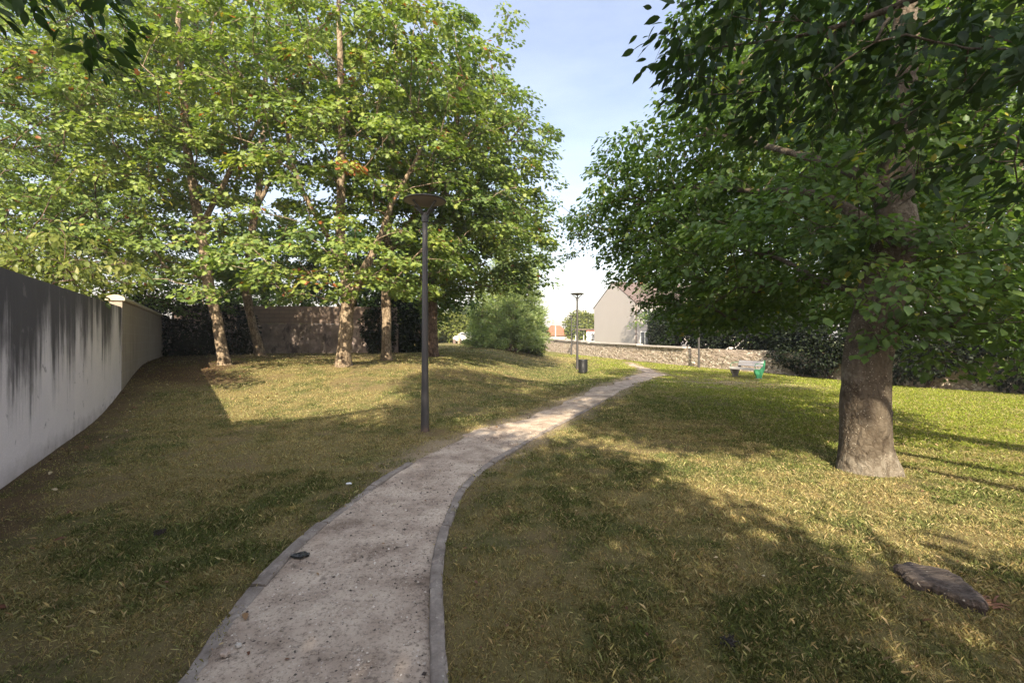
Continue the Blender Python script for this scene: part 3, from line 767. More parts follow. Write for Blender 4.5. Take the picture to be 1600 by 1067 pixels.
# trees beyond the stone wall
for k, (bx, by, env, lab, lf, bias) in enumerate([
    (19, 20, [(P(1480, 320, 21), (5, 4, 5), .9), (P(1600, 380, 19), (4, 3, 3.5), .9), (P(1420, 450, 21), (3, 2, 1.6), .9)], 'Yellow-green sunlit tree beyond the stone wall, behind the big trunk on the right', 'bush', .0),
    (16.5, 31, [(P(1180, 350, 31), (6, 4.5, 6), .85), (P(1200, 480, 30), (5, 3, 1.6), .9)], 'Dark tree over the stone wall behind the green bench', 'beech', .15),
    (17.5, 42, [(P(1070, 420, 41), (4.5, 3.5, 4.6), .85), (P(1050, 500, 40), (3.4, 2.6, 1.4), .9)], 'Shaded tree between the beige house and the green bench', 'beech', .1),
    (26, 27, [(P(1330, 300, 29), (5, 4, 6), .85), (P(1330, 450, 28), (5, 3, 2.4), .9)], 'Leafy tree filling the gap just left of the big trunk, beyond the stone wall', 'bush', .1)]):
    b = gb(bx, by)
    make_tree('background_tree', b, [[(*b, .3), (b[0], b[1], 4, .24), (b[0] + .3, b[1], 8, .14), (b[0], b[1], 11, .05)]], env, lab, leaf=lf, seed=51 + k, lsize=.21, per=85, spacing=1.15, crad=.85, T=T_HEX, bk='bark_far', twigs=2, tint_bias=bias)

# the two trees the camera stands under
SHADE_CLUMP = dict(spacing=.72, crad=.6, per=130, lsize=.19)  # unseen crown clumps added behind the camera to shade the ground and trees
b = gb(7.2, -3.5)
make_tree('overhanging_tree', b, [[(*b, .34), (7.1, -3.5, 3, .29), (6.9, -3.6, 6.5, .24), (5.2, -4.0, 8.6, .17), (3.2, -4.5, 10.2, .12), (2.0, -5, 12.5, .06)],
                                  [(7.1, -3.5, 3.2, .14), (5.4, -2.0, 3.8, .09), (4.0, .4, 4.1, .05), (*P(1560, -60, 2.6), .030), (*P(1380, 20, 3.2), .020), (*P(1240, 60, 3.5), .013), (*P(1120, 75, 3.8), .008)],
                                  [(7.1, -3.5, 3.4, .12), (5.6, -.8, 3.9, .08), (*P(1640, 60, 3.2), .028), (*P(1570, 170, 3.6), .012)]],
          [(P(1220, 60, 3.5), (.85, .35, .42), 1.7), (P(1105, 105, 3.7), (.30, .3, .36), 1.5), (P(1400, 90, 3.3), (.8, .4, .5), 1.6), (P(1550, 150, 3.2), (.45, .4, .5), 1.7), (P(1210, 10, 3.3), (.85, .4, .3), 1.4), (P(1480, 240, 3.3), (.3, .25, .18), 1.1), (P(1420, 150, 3.5), (.7, .35, .4), 1.6), (P(1310, 170, 3.7), (.6, .3, .3), 1.5), (P(1570, 60, 3.0), (.5, .4, .45), 1.6), (P(1180, 140, 3.8), (.5, .3, .3), 1.4), (P(1580, 260, 3.2), (.25, .25, .15), 1.2),
           ((2.0, -4, 3.8), (2.3, 1.2, .8), 1.5, SHADE_CLUMP), ((2.3, -4, 8.9), (2.3, 1.6, 1.1), 1.5, SHADE_CLUMP), ((1.6, -5, 12.0), (3.0, 2.0, 2.4), .35, SHADE_CLUMP), ((3.3, -4.4, 9.0), (1.1, 1.3, 1.2), .5, SHADE_CLUMP), ((-1.9, -5, 12.3), (2.6, 1.5, 2.5), .75, SHADE_CLUMP), ((3.3, -4.3, 10.5), (1.7, 1.2, .9), .9, SHADE_CLUMP)],
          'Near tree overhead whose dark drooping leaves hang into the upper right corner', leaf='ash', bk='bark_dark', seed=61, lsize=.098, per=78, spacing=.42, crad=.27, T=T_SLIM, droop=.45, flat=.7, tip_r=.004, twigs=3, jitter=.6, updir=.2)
b = gb(-7.2, -1.6)
make_tree('overhanging_tree', b, [[(*b, .3), (-7, -1.6, 2.5, .25), (-6.5, -2, 5, .18), (-5.4, -2.8, 7.5, .12), (-4, -3.8, 9.5, .06)],
                                  [(-7, -1.6, 2.8, .12), (-5.6, -.2, 3.8, .09), (-4.4, 1.4, 4.2, .05), (*P(-40, -60, 2.9), .03), (*P(70, 10, 3.1), .012)]],
          [(P(105, 5, 3.1), (.28, .2, .16), 1.7), (P(20, 10, 3.0), (.25, .2, .12), 1.5), (P(150, 62, 3.15), (.10, .08, .10), 1.8), ((-5.0, -3.4, 5.7), (3.2, 2.0, 2.1), 1.2, SHADE_CLUMP), ((-2.4, -4, 5.7), (2.4, 1.8, 2.3), 1.8, SHADE_CLUMP), ((-.4, -4, 5.2), (1.7, 1.7, 1.8), 1.8, SHADE_CLUMP), ((-3.6, -4, 8.6), (1.2, 1.0, .7), 1.2, SHADE_CLUMP), ((-2.7, -4.5, 10.6), (.9, 1.0, 1.5), .9, SHADE_CLUMP)],
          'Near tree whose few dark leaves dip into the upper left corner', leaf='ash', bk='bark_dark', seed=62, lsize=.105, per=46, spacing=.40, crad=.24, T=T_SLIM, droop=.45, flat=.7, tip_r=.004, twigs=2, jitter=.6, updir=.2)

# ------------------------------------------------------------------ hedges, ivy, far greenery
def leaf_mass(name, blobs, label, cat, leaf, lsize, dens_, seed, T=T_HEX, group=None, stem=True):
    """a shrub or hedge: leaves in a thick uneven shell round a few stems"""
    rr = np.random.default_rng(seed); lb = MB(); stems = []
    c0 = np.array(blobs[0][0], float); base = np.array([c0[0], c0[1], G(c0[0], c0[1])])
    for c, rad in blobs:
        c = np.asarray(c, float); rad = np.asarray(rad, float)
        area = 4 * math.pi * ((rad[0] * rad[1]) ** 1.6 / 3 + (rad[0] * rad[2]) ** 1.6 / 3 + (rad[1] * rad[2]) ** 1.6 / 3) ** (1 / 1.6)
        N = int(area * dens_); s = norm(rr.normal(size=(N, 3)))
        bumpy = .72 + .55 * fbm(s[:, 0] * 2.3 + seed + c[0], s[:, 2] * 2.3 + s[:, 1] * 1.7 + c[1], 3)
        r = bumpy * (1 - .45 * rr.random(N) ** 1.6)
        p = c + s * rad * r[:, None]
        keep = p[:, 2] > ground(p[:, 0], p[:, 1]) + .02
        p = p[keep]; s = s[keep]; k = len(p)
        put_leaves(lb, p, s + rr.normal(0, .6, (k, 3)) + np.array([0, 0, -.4]), s * .8 + np.array([0, 0, .7]) + rr.normal(0, .5, (k, 3)), lsize * rr.uniform(.6, 1.25, k),
                   np.clip(rr.normal(.5, .18, k) + .5 * (bumpy[keep] - 1), 0, 1), T)
        tb = MB(); stems.append(tb)
        for j in range(4):
            g0 = np.array([c[0] + rr.normal(0, .012), c[1] + rr.normal(0, .012), G(c[0], c[1]) - .05])
            e = c + norm(rr.normal(size=3)) * rad * .7; e[2] = max(e[2], g0[2] + .3)
            tube(tb, [g0, (g0 + e) / 2 + np.array([0, 0, .1]), e], [.04, .025, .008], 5, 0, cap=False)
    root = thing(name, base, label, cat, group)
    [q_.build('stem', M['bark_far'], root, base, smooth=True) for q_ in stems]; lb.build('foliage', M[leaf], root, base)
    return root
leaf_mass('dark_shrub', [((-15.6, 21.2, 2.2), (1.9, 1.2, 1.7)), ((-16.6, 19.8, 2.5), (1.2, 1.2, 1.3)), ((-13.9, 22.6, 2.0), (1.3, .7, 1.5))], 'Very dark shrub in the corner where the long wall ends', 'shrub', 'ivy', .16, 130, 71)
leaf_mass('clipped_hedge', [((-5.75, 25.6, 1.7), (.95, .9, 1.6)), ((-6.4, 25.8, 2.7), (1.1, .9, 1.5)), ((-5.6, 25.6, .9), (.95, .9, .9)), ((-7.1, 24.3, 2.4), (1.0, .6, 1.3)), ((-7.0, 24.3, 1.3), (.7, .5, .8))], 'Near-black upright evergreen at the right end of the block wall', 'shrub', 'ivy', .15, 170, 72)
for k, (a, bq, r_, lab) in enumerate([(655, 60, 3.0, 'Sunlit yellow-green hedge seen just right of the nearest lamp post, far off'), (700, 63, 3.4, 'Sunlit far hedge left of the conifer, behind the small dark bollards'), (735, 66, 3.0, 'Sunlit far hedge half hidden by the conifer')]):
    p = P(a, 515, bq); g = G(p[0], p[1])
    leaf_mass('far_hedge', [((p[0], p[1], g + 1.8), (r_, 1.6, 2.1)), ((p[0] + 1, p[1] + .4, g + 2.6), (1.6, 1.4, 1.5)), ((p[0] - 1.6, p[1], g + .9), (1.6, 1.2, 1.0))], lab, 'hedge', 'bush', .42, 42, 73 + k)
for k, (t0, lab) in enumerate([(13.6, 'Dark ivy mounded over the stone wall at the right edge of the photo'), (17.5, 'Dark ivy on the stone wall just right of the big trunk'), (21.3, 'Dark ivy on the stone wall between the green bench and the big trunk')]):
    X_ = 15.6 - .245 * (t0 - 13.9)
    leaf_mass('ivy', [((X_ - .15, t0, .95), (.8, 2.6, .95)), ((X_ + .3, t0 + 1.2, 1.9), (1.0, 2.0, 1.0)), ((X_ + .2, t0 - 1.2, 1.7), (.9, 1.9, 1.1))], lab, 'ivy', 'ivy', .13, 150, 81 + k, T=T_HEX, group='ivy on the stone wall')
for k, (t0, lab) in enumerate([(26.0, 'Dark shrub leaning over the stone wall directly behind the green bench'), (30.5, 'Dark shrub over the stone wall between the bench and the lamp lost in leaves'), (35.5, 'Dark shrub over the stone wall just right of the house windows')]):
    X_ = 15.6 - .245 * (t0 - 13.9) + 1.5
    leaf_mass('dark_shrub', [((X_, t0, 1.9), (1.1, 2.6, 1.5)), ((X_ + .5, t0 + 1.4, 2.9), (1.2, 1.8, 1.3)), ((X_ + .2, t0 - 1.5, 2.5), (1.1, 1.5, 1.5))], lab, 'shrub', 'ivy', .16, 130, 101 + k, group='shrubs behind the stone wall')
for k, (x_, y_, lab) in enumerate([(-15.5, 28.5, 'Dark tree behind the left end of the panel wall'), (-10.2, 29.5, 'Dark tree behind the right half of the panel wall'), (-6.2, 30.5, 'Dark tree behind the upright evergreen at the end of the panel wall')]):
    b = gb(x_, y_)
    make_tree('background_tree', b, [[(*b, .25), (b[0], b[1], 4, .2), (b[0] + .3, b[1], 7, .12), (b[0], b[1], 9, .05)]], [((x_, y_, 6.0), (3.8, 2.2, 3.2), 1.3), ((x_ + .5, y_ - .6, 4.0), (3.2, 1.6, 1.3), 1.7)], lab, leaf='beech', seed=111 + k, lsize=.24, per=80, spacing=1.0, crad=.75, T=T_HEX, bk='bark_far', twigs=2)
p = P(905, 500, 88)
leaf_mass('far_tree', [((p[0], p[1], 3.6), (2.8, 2.2, 3.2)), ((p[0] + 1.6, p[1], 4.6), (1.8, 1.8, 2.0))], 'Round far tree between the beige house and the second lamp post', 'tree', 'bush', .5, 30, 85)
p = P(846, 505, 70)
leaf_mass('far_shrub', [((p[0], p[1], 2.2), (1.3, 1.2, 1.8)), ((p[0] - .9, p[1], 3.2), (1.2, 1.2, 1.6))], 'Far shrub between the conifer and the orange roof', 'shrub', 'far_leaf', .35, 40, 86)
for px_, D_, lab, sd_ in ((768, 38.5, 'Low green shrub at the left foot of the conifer', 121), (826, 39.5, 'Low green shrub at the right foot of the conifer', 122)):
    p = P(px_, 540, D_); g = G(p[0], p[1])
    leaf_mass('low_shrub', [((p[0], p[1], g + .7), (1.25, .9, .9)), ((p[0] + (.7 if px_ > 800 else -.7), p[1] + .3, g + .5), (.9, .8, .65))], lab, 'shrub', 'far_leaf', .2, 90, sd_)
# behind all of it, a far line of trees closes the horizon
rr = np.random.default_rng(5)
for k in range(9):
    x0 = -85 + k * 14 + rr.uniform(-3, 3); y0 = 120 + rr.uniform(-8, 14)
    if -2 < x0 - 10 < 22: continue
    h = rr.uniform(4, 6)
    leaf_mass('far_tree', [((x0, y0, h), (6.5, 4, h + .6)), ((x0 + 3, y0, h * 1.3), (4.4, 4, h * .8))], 'Far tree in the distant line beyond the park', 'tree', 'far_leaf', 1.0, 6, 90 + k, group='distant trees')

# ------------------------------------------------------------------ the walls
def wall_slab(mb, a, b_, th, ztop0, ztop1, n=60, back=True, zb=-.3, lift=0.0):
    """an upright slab from a to b_ (plan points) following the ground, thickness th to the far side"""
    a = np.array(a, float); b_ = np.array(b_, float); t = np.linspace(0, 1, n)
    dv = norm(b_ - a); nn = np.array([dv[1], -dv[0]])
    fx = a + (b_ - a) * t[:, None]
    bx_ = fx - nn * th
    zt = ztop0 + (ztop1 - ztop0) * t
    g0 = ground(fx[:, 0], fx[:, 1]) + zb
    rows = [np.c_[fx, g0]]
    K = 12
    for k in range(1, K + 1): rows.append(np.c_[fx, g0 + (zt - g0) * k / K])
    rows.append(np.c_[bx_, zt]); rows.append(np.c_[bx_, g0])
    V = np.stack(rows, 1); k_ = V.shape[1]
    ii = np.arange((n - 1) * (k_ - 1)); q = (ii // (k_ - 1)) * k_ + ii % (k_ - 1)
    V = V.reshape(-1, 3)
    mb.add(V, np.stack([q, q + k_, q + k_ + 1, q + 1], 1))
    mb.add(V[:k_], [list(range(k_))]); mb.add(V[-k_:], [list(range(k_))[::-1]])
def along(s):
    return WA + WD * s
# stained render
m, n, b = new_mat('stained_render')
ang = math.atan2(WD[1], WD[0])
t_ = n.nodes.new('ShaderNodeTexCoord')
sep = n.nodes.new('ShaderNodeSeparateXYZ'); n.links.new(t_.outputs['Object'], sep.inputs[0])
mr = n.nodes.new('ShaderNodeMapping'); mr.inputs['Rotation'].default_value = (0, 0, -ang); n.links.new(t_.outputs['Object'], mr.inputs['Vector'])
def streak(k, z): 
    q = n.nodes.new('ShaderNodeMapping'); q.inputs['Scale'].default_value = (k, 0.0, z); n.links.new(mr.outputs['Vector'], q.inputs['Vector']); return q.outputs['Vector']
vv = mapped(n)
sr = n.nodes.new('ShaderNodeSeparateXYZ'); n.links.new(mr.outputs['Vector'], sr.inputs[0])
s1 = noise(n, streak(1.0, .05), 1.5, 3, .6); s2 = noise(n, streak(1.0, .07), 4.2, 5, .68); vs2 = streak(1.0, .15)
depth = math_(n, 'ADD', math_(n, 'MULTIPLY', math_(n, 'SUBTRACT', s1, .5), 3.2), math_(n, 'MULTIPLY', math_(n, 'SUBTRACT', s2, .5), 2.6))   # how far each streak runs
depth = math_(n, 'ADD', depth, math_(n, 'MULTIPLY', math_(n, 'SUBTRACT', sr.outputs['X'], 3.0), -.085))
fall = math_(n, 'SUBTRACT', sep.outputs['Z'], 1.48)
wisp = math_(n, 'ADD', math_(n, 'MULTIPLY', math_(n, 'SUBTRACT', noise(n, streak(1.0, .12), 14, 5, .7), .5), 1.1), math_(n, 'MULTIPLY', math_(n, 'SUBTRACT', noise(n, vv, 3.5, 6, .7), .5), .55))
msk = math_(n, 'ADD', math_(n, 'ADD', fall, depth), wisp)
mk = ramp(n, math_(n, 'ADD', math_(n, 'MULTIPLY', msk, .5), .5), [(.20, (0, 0, 0)), (.42, (.28, .28, .28)), (.56, (.74, .74, .74)), (.76, (1, 1, 1))])
basec = mixc(n, noise(n, vv, 1.6, 6, .6), (.65, .58, .585), (.84, .755, .75))
basec = mixc(n, 1.0, basec, mixc(n, noise(n, vv, 40, 5, .7), (.85, .85, .85), (1.1, 1.1, 1.1)), 'MULTIPLY')
dark = mixc(n, noise(n, vs2, 5, 5, .7), (.012, .010, .012), (.062, .052, .058))
c = mixc(n, math_(n, 'MULTIPLY', mk, .93), basec, dark)
sp = ramp(n, noise(n, vv, 5.5, 3, .5), [(.66, (0, 0, 0)), (.72, (1, 1, 1))])
c = mixc(n, math_(n, 'MULTIPLY', sp, .6), c, (.20, .17, .17))
low = math_(n, 'ADD', math_(n, 'MULTIPLY', sep.outputs['Z'], -2.6), math_(n, 'MULTIPLY', noise(n, vv, 3, 4), 1.4))
c = mixc(n, math_(n, 'MULTIPLY', ramp(n, low, [(.0, (0, 0, 0)), (.9, (1, 1, 1))]), .6), c, (.17, .13, .105))
n.links.new(c, b.inputs['Base Color']); b.inputs['Roughness'].default_value = .92
bump(n, b, math_(n, 'ADD', noise(n, vv, 30, 6, .7), math_(n, 'MULTIPLY', noise(n, vv, 3, 3), 1.5)), .35, .012)
M['stain'] = m
S0, S1, S2 = -9.5, 7.75, 22.6
mb = MB(); a0, a1 = along(S0), along(S1)
wall_slab(mb, a0, a1, .2, 2.33, 2.40, 90)
root = thing('rendered_wall', (*WA, 0), 'Tall grey rendered wall with long black streaks running down from its top', 'wall')
rw = mb.build('wall_panel', M['stain'], root, (*WA, 0))
# beige block wall
m, n, b = new_mat('beige_block')
t_ = n.nodes.new('ShaderNodeTexCoord'); mpp = n.nodes.new('ShaderNodeMapping'); mpp.inputs['Rotation'].default_value = (0, 0, -ang)
n.links.new(t_.outputs['Object'], mpp.inputs['Vector'])
sep = n.nodes.new('ShaderNodeSeparateXYZ'); n.links.new(mpp.outputs['Vector'], sep.inputs[0])
cmb = n.nodes.new('ShaderNodeCombineXYZ'); n.links.new(sep.outputs['X'], cmb.inputs['X']); n.links.new(sep.outputs['Z'], cmb.inputs['Y'])
bk = nd(n, 'ShaderNodeTexBrick', Scale=1.0); bk.inputs['Brick Width'].default_value = .5; bk.inputs['Row Height'].default_value = .25; bk.inputs['Mortar Size'].default_value = .012
bk.inputs['Color1'].default_value = (.36, .30, .235, 1); bk.inputs['Color2'].default_value = (.30, .25, .20, 1); bk.inputs['Mortar'].default_value = (.40, .35, .29, 1)
n.links.new(cmb.outputs[0], bk.inputs['Vector'])
vv = mapped(n)
c = mixc(n, .62, bk.outputs['Color'], mixc(n, noise(n, vv, 2.2, 6, .65), (.24, .195, .16), (.42, .355, .28)))
c = mixc(n, math_(n, 'MULTIPLY', ramp(n, noise(n, mapped(n, (3, 3, .3)), 1.8, 5), [(.5, (0, 0, 0)), (.75, (1, 1, 1))]), .45), c, (.15, .12, .10))
n.links.new(c, b.inputs['Base Color']); b.inputs['Roughness'].default_value = .95
bump(n, b, math_(n, 'ADD', noise(n, vv, 26, 5, .7), math_(n, 'MULTIPLY', bk.outputs['Fac'], -.5)), .5, .014)
M['block'] = m
M['coping'] = plain('pale_coping', (.50, .43, .31), .9, .3, 5, bmp=.4)
mb = MB(); a0, a1 = along(S1 + .02), along(S2)
off = -WN * .03
wall_slab(mb, a0 + WN * .015, a1 + WN * .015, .24, 2.56, 2.62, 80)
root = thing('block_wall', (*WA, 0), 'Beige block wall with rounded coping, continuing the stained wall into the corner', 'wall')
mb.build('wall_panel', M['block'], root, (*WA, 0))
mb = MB()                                                   # rounded coping with an overhang
prof = [(.07, 0), (.07, .06), (.03, .105), (-.05, .135), (-.14, .14), (-.22, .12), (-.29, .08), (-.31, .0)]
t = np.linspace(S1 - .02, S2 + .05, 60); c2 = WA + WD * t[:, None]
zt = 2.562 + (2.62 - 2.56) * (t - S1) / (S2 - S1)
V = np.stack([np.c_[c2 + WN * p0, zt + p1] for p0, p1 in prof], 1); k_ = len(prof); V = V.reshape(-1, 3)
for i in range(59):
    for k in range(k_):
        pass
ii = np.arange(59 * k_); a_ = ii // k_; kk = ii % k_; k2_ = (kk + 1) % k_
mb.add(V, np.stack([a_ * k_ + kk, (a_ + 1) * k_ + kk, (a_ + 1) * k_ + k2_, a_ * k_ + k2_], 1))
mb.add(V[:k_], [list(range(k_))]); mb.add(V[-k_:], [list(range(k_))[::-1]])
mb.build('coping', M['coping'], root, (*WA, 0))
# low pale roof edge peeping over the wall in front of the coping
mb = MB(); p = along(S1 - .55) - WN * .34
box(mb, (p[0], p[1], 1.27), (1.05, .22, 2.40), rz=ang)
mb.build('pier', M['coping'], root, (*WA, 0))

# concrete panel wall with block courses above, behind the maples
A0 = np.array([-17.6, 23.6]); A1 = np.array([-6.3, 24.9]); dv = norm(A1 - A0); an = math.atan2(dv[1], dv[0]); LEN = np.linalg.norm(A1 - A0)
gz = lambda s: G(*(A0 + dv * s))
base = (A0[0], A0[1], gz(0))
root = thing('panel_wall', base, 'Grimy panel wall topped with brown block courses, behind the maple trunks', 'wall')
m, n, b = new_mat('grimy_panel'); vv = mapped(n)
c = ramp(n, noise(n, vv, 1.3, 7, .68), [(.3, (.12, .092, .08)), (.5, (.24, .19, .165)), (.68, (.42, .34, .30))])
c = mixc(n, math_(n, 'MULTIPLY', ramp(n, noise(n, mapped(n, (1, 1, .5)), 2.1, 4, .7), [(.56, (0, 0, 0)), (.62, (1, 1, 1))]), .7), c, (.055, .045, .045))
c = mixc(n, math_(n, 'MULTIPLY', ramp(n, noise(n, mapped(n, (1.2, 1, .9)), 1.5, 5, .75), [(.60, (0, 0, 0)), (.66, (1, 1, 1))]), .6), c, (.40, .31, .33))
n.links.new(c, b.inputs['Base Color']); b.inputs['Roughness'].default_value = .9; bump(n, b, noise(n, vv, 20, 5), .4, .01)
M['panel'] = m
ztop = 2.42
nb = 6; W_ = LEN / nb
for k in range(nb):
    s = (k + .5) * W_; c = A0 + dv * s; g = gz(s); mb = MB()
    box(mb, (c[0], c[1], (g - .2 + ztop) / 2), (W_ - .10, .08, ztop - g + .2), rz=an); mb.build('panel', M['panel'], root, base)
for k in range(nb + 1):
    s = k * W_; c = A0 + dv * s; g = gz(s); mb = MB()
    box(mb, (c[0] + dv[1] * .05, c[1] - dv[0] * .05, (g - .2 + ztop + .03) / 2), (.16, .16, ztop - g + .23), rz=an); mb.build('post', M['panel'], root, base)
m, n, b = new_mat('brown_block')
t_ = n.nodes.new('ShaderNodeTexCoord'); sep = n.nodes.new('ShaderNodeSeparateXYZ'); n.links.new(t_.outputs['Object'], sep.inputs[0])
cmb = n.nodes.new('ShaderNodeCombineXYZ'); n.links.new(sep.outputs['X'], cmb.inputs['X']); n.links.new(sep.outputs['Z'], cmb.inputs['Y'])
bk = nd(n, 'ShaderNodeTexBrick', Scale=1.0); bk.inputs['Brick Width'].default_value = .5; bk.inputs['Row Height'].default_value = .21; bk.inputs['Mortar Size'].default_value = .014
bk.inputs['Color1'].default_value = (.27, .20, .16, 1); bk.inputs['Color2'].default_value = (.215, .16, .13, 1); bk.inputs['Mortar'].default_value = (.10, .08, .07, 1)
n.links.new(cmb.outputs[0], bk.inputs['Vector'])
n.links.new(mixc(n, .45, bk.outputs['Color'], mixc(n, noise(n, mapped(n), 3, 5), (.15, .11, .09), (.34, .26, .21))), b.inputs['Base Color']); b.inputs['Roughness'].default_value = .95
M['brown_block'] = m
mb = MB(); c = A0 + dv * LEN / 2
box(mb, (c[0], c[1] + .03, ztop + .47), (LEN, .18, .92), rz=an); mb.build('block_courses', M['brown_block'], root, base)

# rubble stone wall along the right side
m, n, b = new_mat('rubble_stone'); vv = mapped(n, (1, 1, 1.5))
vo = nd(n, 'ShaderNodeTexVoronoi', Scale=6.6); n.links.new(vv, vo.inputs['Vector'])
ve = nd(n, 'ShaderNodeTexVoronoi', Scale=6.6, feature='DISTANCE_TO_EDGE'); n.links.new(vv, ve.inputs['Vector'])
sep = n.nodes.new('ShaderNodeSeparateColor'); n.links.new(vo.outputs['Color'], sep.inputs[0])
c = ramp(n, sep.outputs[0], [(0, (.13, .095, .07)), (.35, (.33, .26, .19)), (.7, (.50, .43, .34)), (1, (.62, .56, .48))])
mor = math_(n, 'LESS_THAN', ve.outputs['Distance'], .07)
c = mixc(n, mor, c, mixc(n, noise(n, vv, 9), (.10, .075, .058), (.34, .27, .21)))
pl = ramp(n, noise(n, mapped(n, (.7, .7, 1.6)), .75, 4, .6), [(.50, (0, 0, 0)), (.60, (1, 1, 1))])
c = mixc(n, math_(n, 'MULTIPLY', pl, .8), c, mixc(n, noise(n, vv, 6, 6), (.25, .19, .15), (.44, .36, .30)))
n.links.new(c, b.inputs['Base Color']); b.inputs['Roughness'].default_value = .95
bump(n, b, ve.outputs['Distance'], .9, .06)
M['rubble'] = m
M['slab'] = plain('grey_coping', (.42, .385, .36), .9, .25, 4, bmp=.3)
def wl(D): return np.array([15.6 - .245 * (D - 13.9), D])
root = thing('stone_wall', (*wl(14), G(*wl(14))), 'Low rubble stone wall crossing the whole right side behind the bench', 'wall')
base = np.array([*wl(14), G(*wl(14))])
mb = MB()
Ds = np.concatenate([np.arange(4, 63.5, .35)])
zt = np.interp(Ds, [4, 20, 25, 30, 44, 55, 63.5], [.95, .98, 1.0, 1.0, 1.16, 1.45, 1.85]) + .07 * (fbm(Ds * 1.1, Ds * 0 + 1, 3) - .5)
cx = 15.6 - .245 * (Ds - 13.9)
V = []
K = 10
gb_ = ground(cx, Ds)
for k in range(K + 1):
    f = k / K; jx = .10 * (fbm(Ds * 2.2 + k * 7, Ds * 0 + k * 1.3, 3) - .5)
    V.append(np.c_[cx - .02 + jx + .05 * f, Ds, gb_ - .2 + (zt - gb_ + .2) * f])
V.append(np.c_[cx + .42, Ds, zt]); V.append(np.c_[cx + .45, Ds, gb_ - .2])
V = np.stack(V, 1); k_ = V.shape[1]; ii = np.arange((len(Ds) - 1) * (k_ - 1)); q = (ii // (k_ - 1)) * k_ + ii % (k_ - 1)
V = V.reshape(-1, 3); mb.add(V, np.stack([q, q + 1, q + k_ + 1, q + k_], 1)); mb.add(V[-k_:], [list(range(k_))])
mb.build('stonework', M['rubble'], root, base)
wan = math.atan2(1, -.245)
for (d0, d1, dz) in ((30.5, 36.5, .03), (36.5, 45.5, .10), (45.6, 62.8, .12)):
    mb = MB(); p0, p1 = wl(d0), wl(d1); nseg_ = 8
    for k in range(nseg_):
        q0 = p0 + (p1 - p0) * k / nseg_; q1 = p0 + (p1 - p0) * (k + 1) / nseg_; c = (q0 + q1) / 2
        z = np.interp(c[1], [4, 20, 25, 30, 44, 55, 63.5], [.95, .98, 1.0, 1.0, 1.16, 1.45, 1.85])
        box(mb, (c[0] + .18, c[1], z + dz), (np.linalg.norm(q1 - q0) - .012, .58, .10 if d0 < 45 else .16), rz=wan)
    mb.build('coping', M['slab'], root, base)
mb = MB(); p = wl(63.2); box(mb, (p[0] - 1.2, p[1] + .6, 1.0), (2.6, .4, 2.2), rz=.25); mb.build('wall_end', M['slab'], root, base)

# ------------------------------------------------------------------ houses
M['render'] = plain('house_render', (.35, .325, .315), .9, .06, .6, bmp=.1)
M['tile'] = plain('brown_tile', (.11, .08, .072), .85, .3, 5, bmp=.4)
M['orange_tile'] = plain('orange_tile', (.24, .085, .045), .85, .25, 1.5, bmp=.3)
M['white'] = plain('white_paint', (.74, .74, .72), .5, .05, 3, bmp=0)
M['glass'] = plain('window_glass', (.04, .045, .05), .12, .2, 2, bmp=0)
M['pipe'] = plain('brown_pipe', (.14, .10, .085), .6, .1, 4, bmp=0)
A = np.array([11.2, 62.]); B = np.array([14.0, 52.]); gd = norm(B - A); sd = np.array([-gd[1], gd[0]]); LG = np.linalg.norm(B - A); LS = 15.0
zg = -.2; ze = 5.83; za = 8.65
hb = (*((A + B) / 2), zg)
root = thing('gabled_house', hb, 'Beige rendered house with a blank gable end and brown tiled roof, beyond the stone wall', 'house')
Cc = B + sd * LS; Dd = A + sd * LS; mm = (A + B) / 2; me_ = mm + sd * LS
V = [(*A, zg), (*B, zg), (*Cc, zg), (*Dd, zg), (*A, ze), (*B, ze), (*Cc, ze), (*Dd, ze), (*mm, za), (*me_, za)]
mb = MB(); mb.add(V, [[0, 1, 5, 4], [1, 2, 6, 5], [2, 3, 7, 6], [3, 0, 4, 7]]); mb.add(V, [[4, 5, 8], [6, 7, 9]])
mb.build('wall', M['render'], root, hb)
mb = MB()
for E0, E1 in ((B, Cc), (A, Dd)):
    outv = norm(E0 - mm); o_ = -sd * .03; drop = (za - ze) / np.linalg.norm(E0 - mm) * .3
    q = [np.array([*(mm + o_), za + .06]), np.array([*(me_ - o_), za + .06]), np.array([*(E1 - o_ + outv * .3), ze - drop + .06]), np.array([*(E0 + o_ + outv * .3), ze - drop + .06])]
    up = np.array([0, 0, .09]); vv_ = q + [x_ + up for x_ in q]
    mb.add(vv_, [[0, 1, 2, 3], [7, 6, 5, 4], [0, 4, 5, 1], [1, 5, 6, 2], [2, 6, 7, 3], [3, 7, 4, 0]])
mb.build('roof', M['tile'], root, hb)
mb = MB(); c = (mm + sd * 4); box(mb, (c[0], c[1], za + .5), (.7, .5, 1.5), rz=math.atan2(sd[1], sd[0])); mb.build('chimney', M['orange_tile'], root, hb)
mb = MB(); p = B + sd * .18 - gd * -.06; tube(mb, [(p[0], p[1], zg), (p[0], p[1], ze - .2)], [.06, .06], 8); mb.build('drainpipe', M['pipe'], root, hb)
hz = math.atan2(sd[1], sd[0])
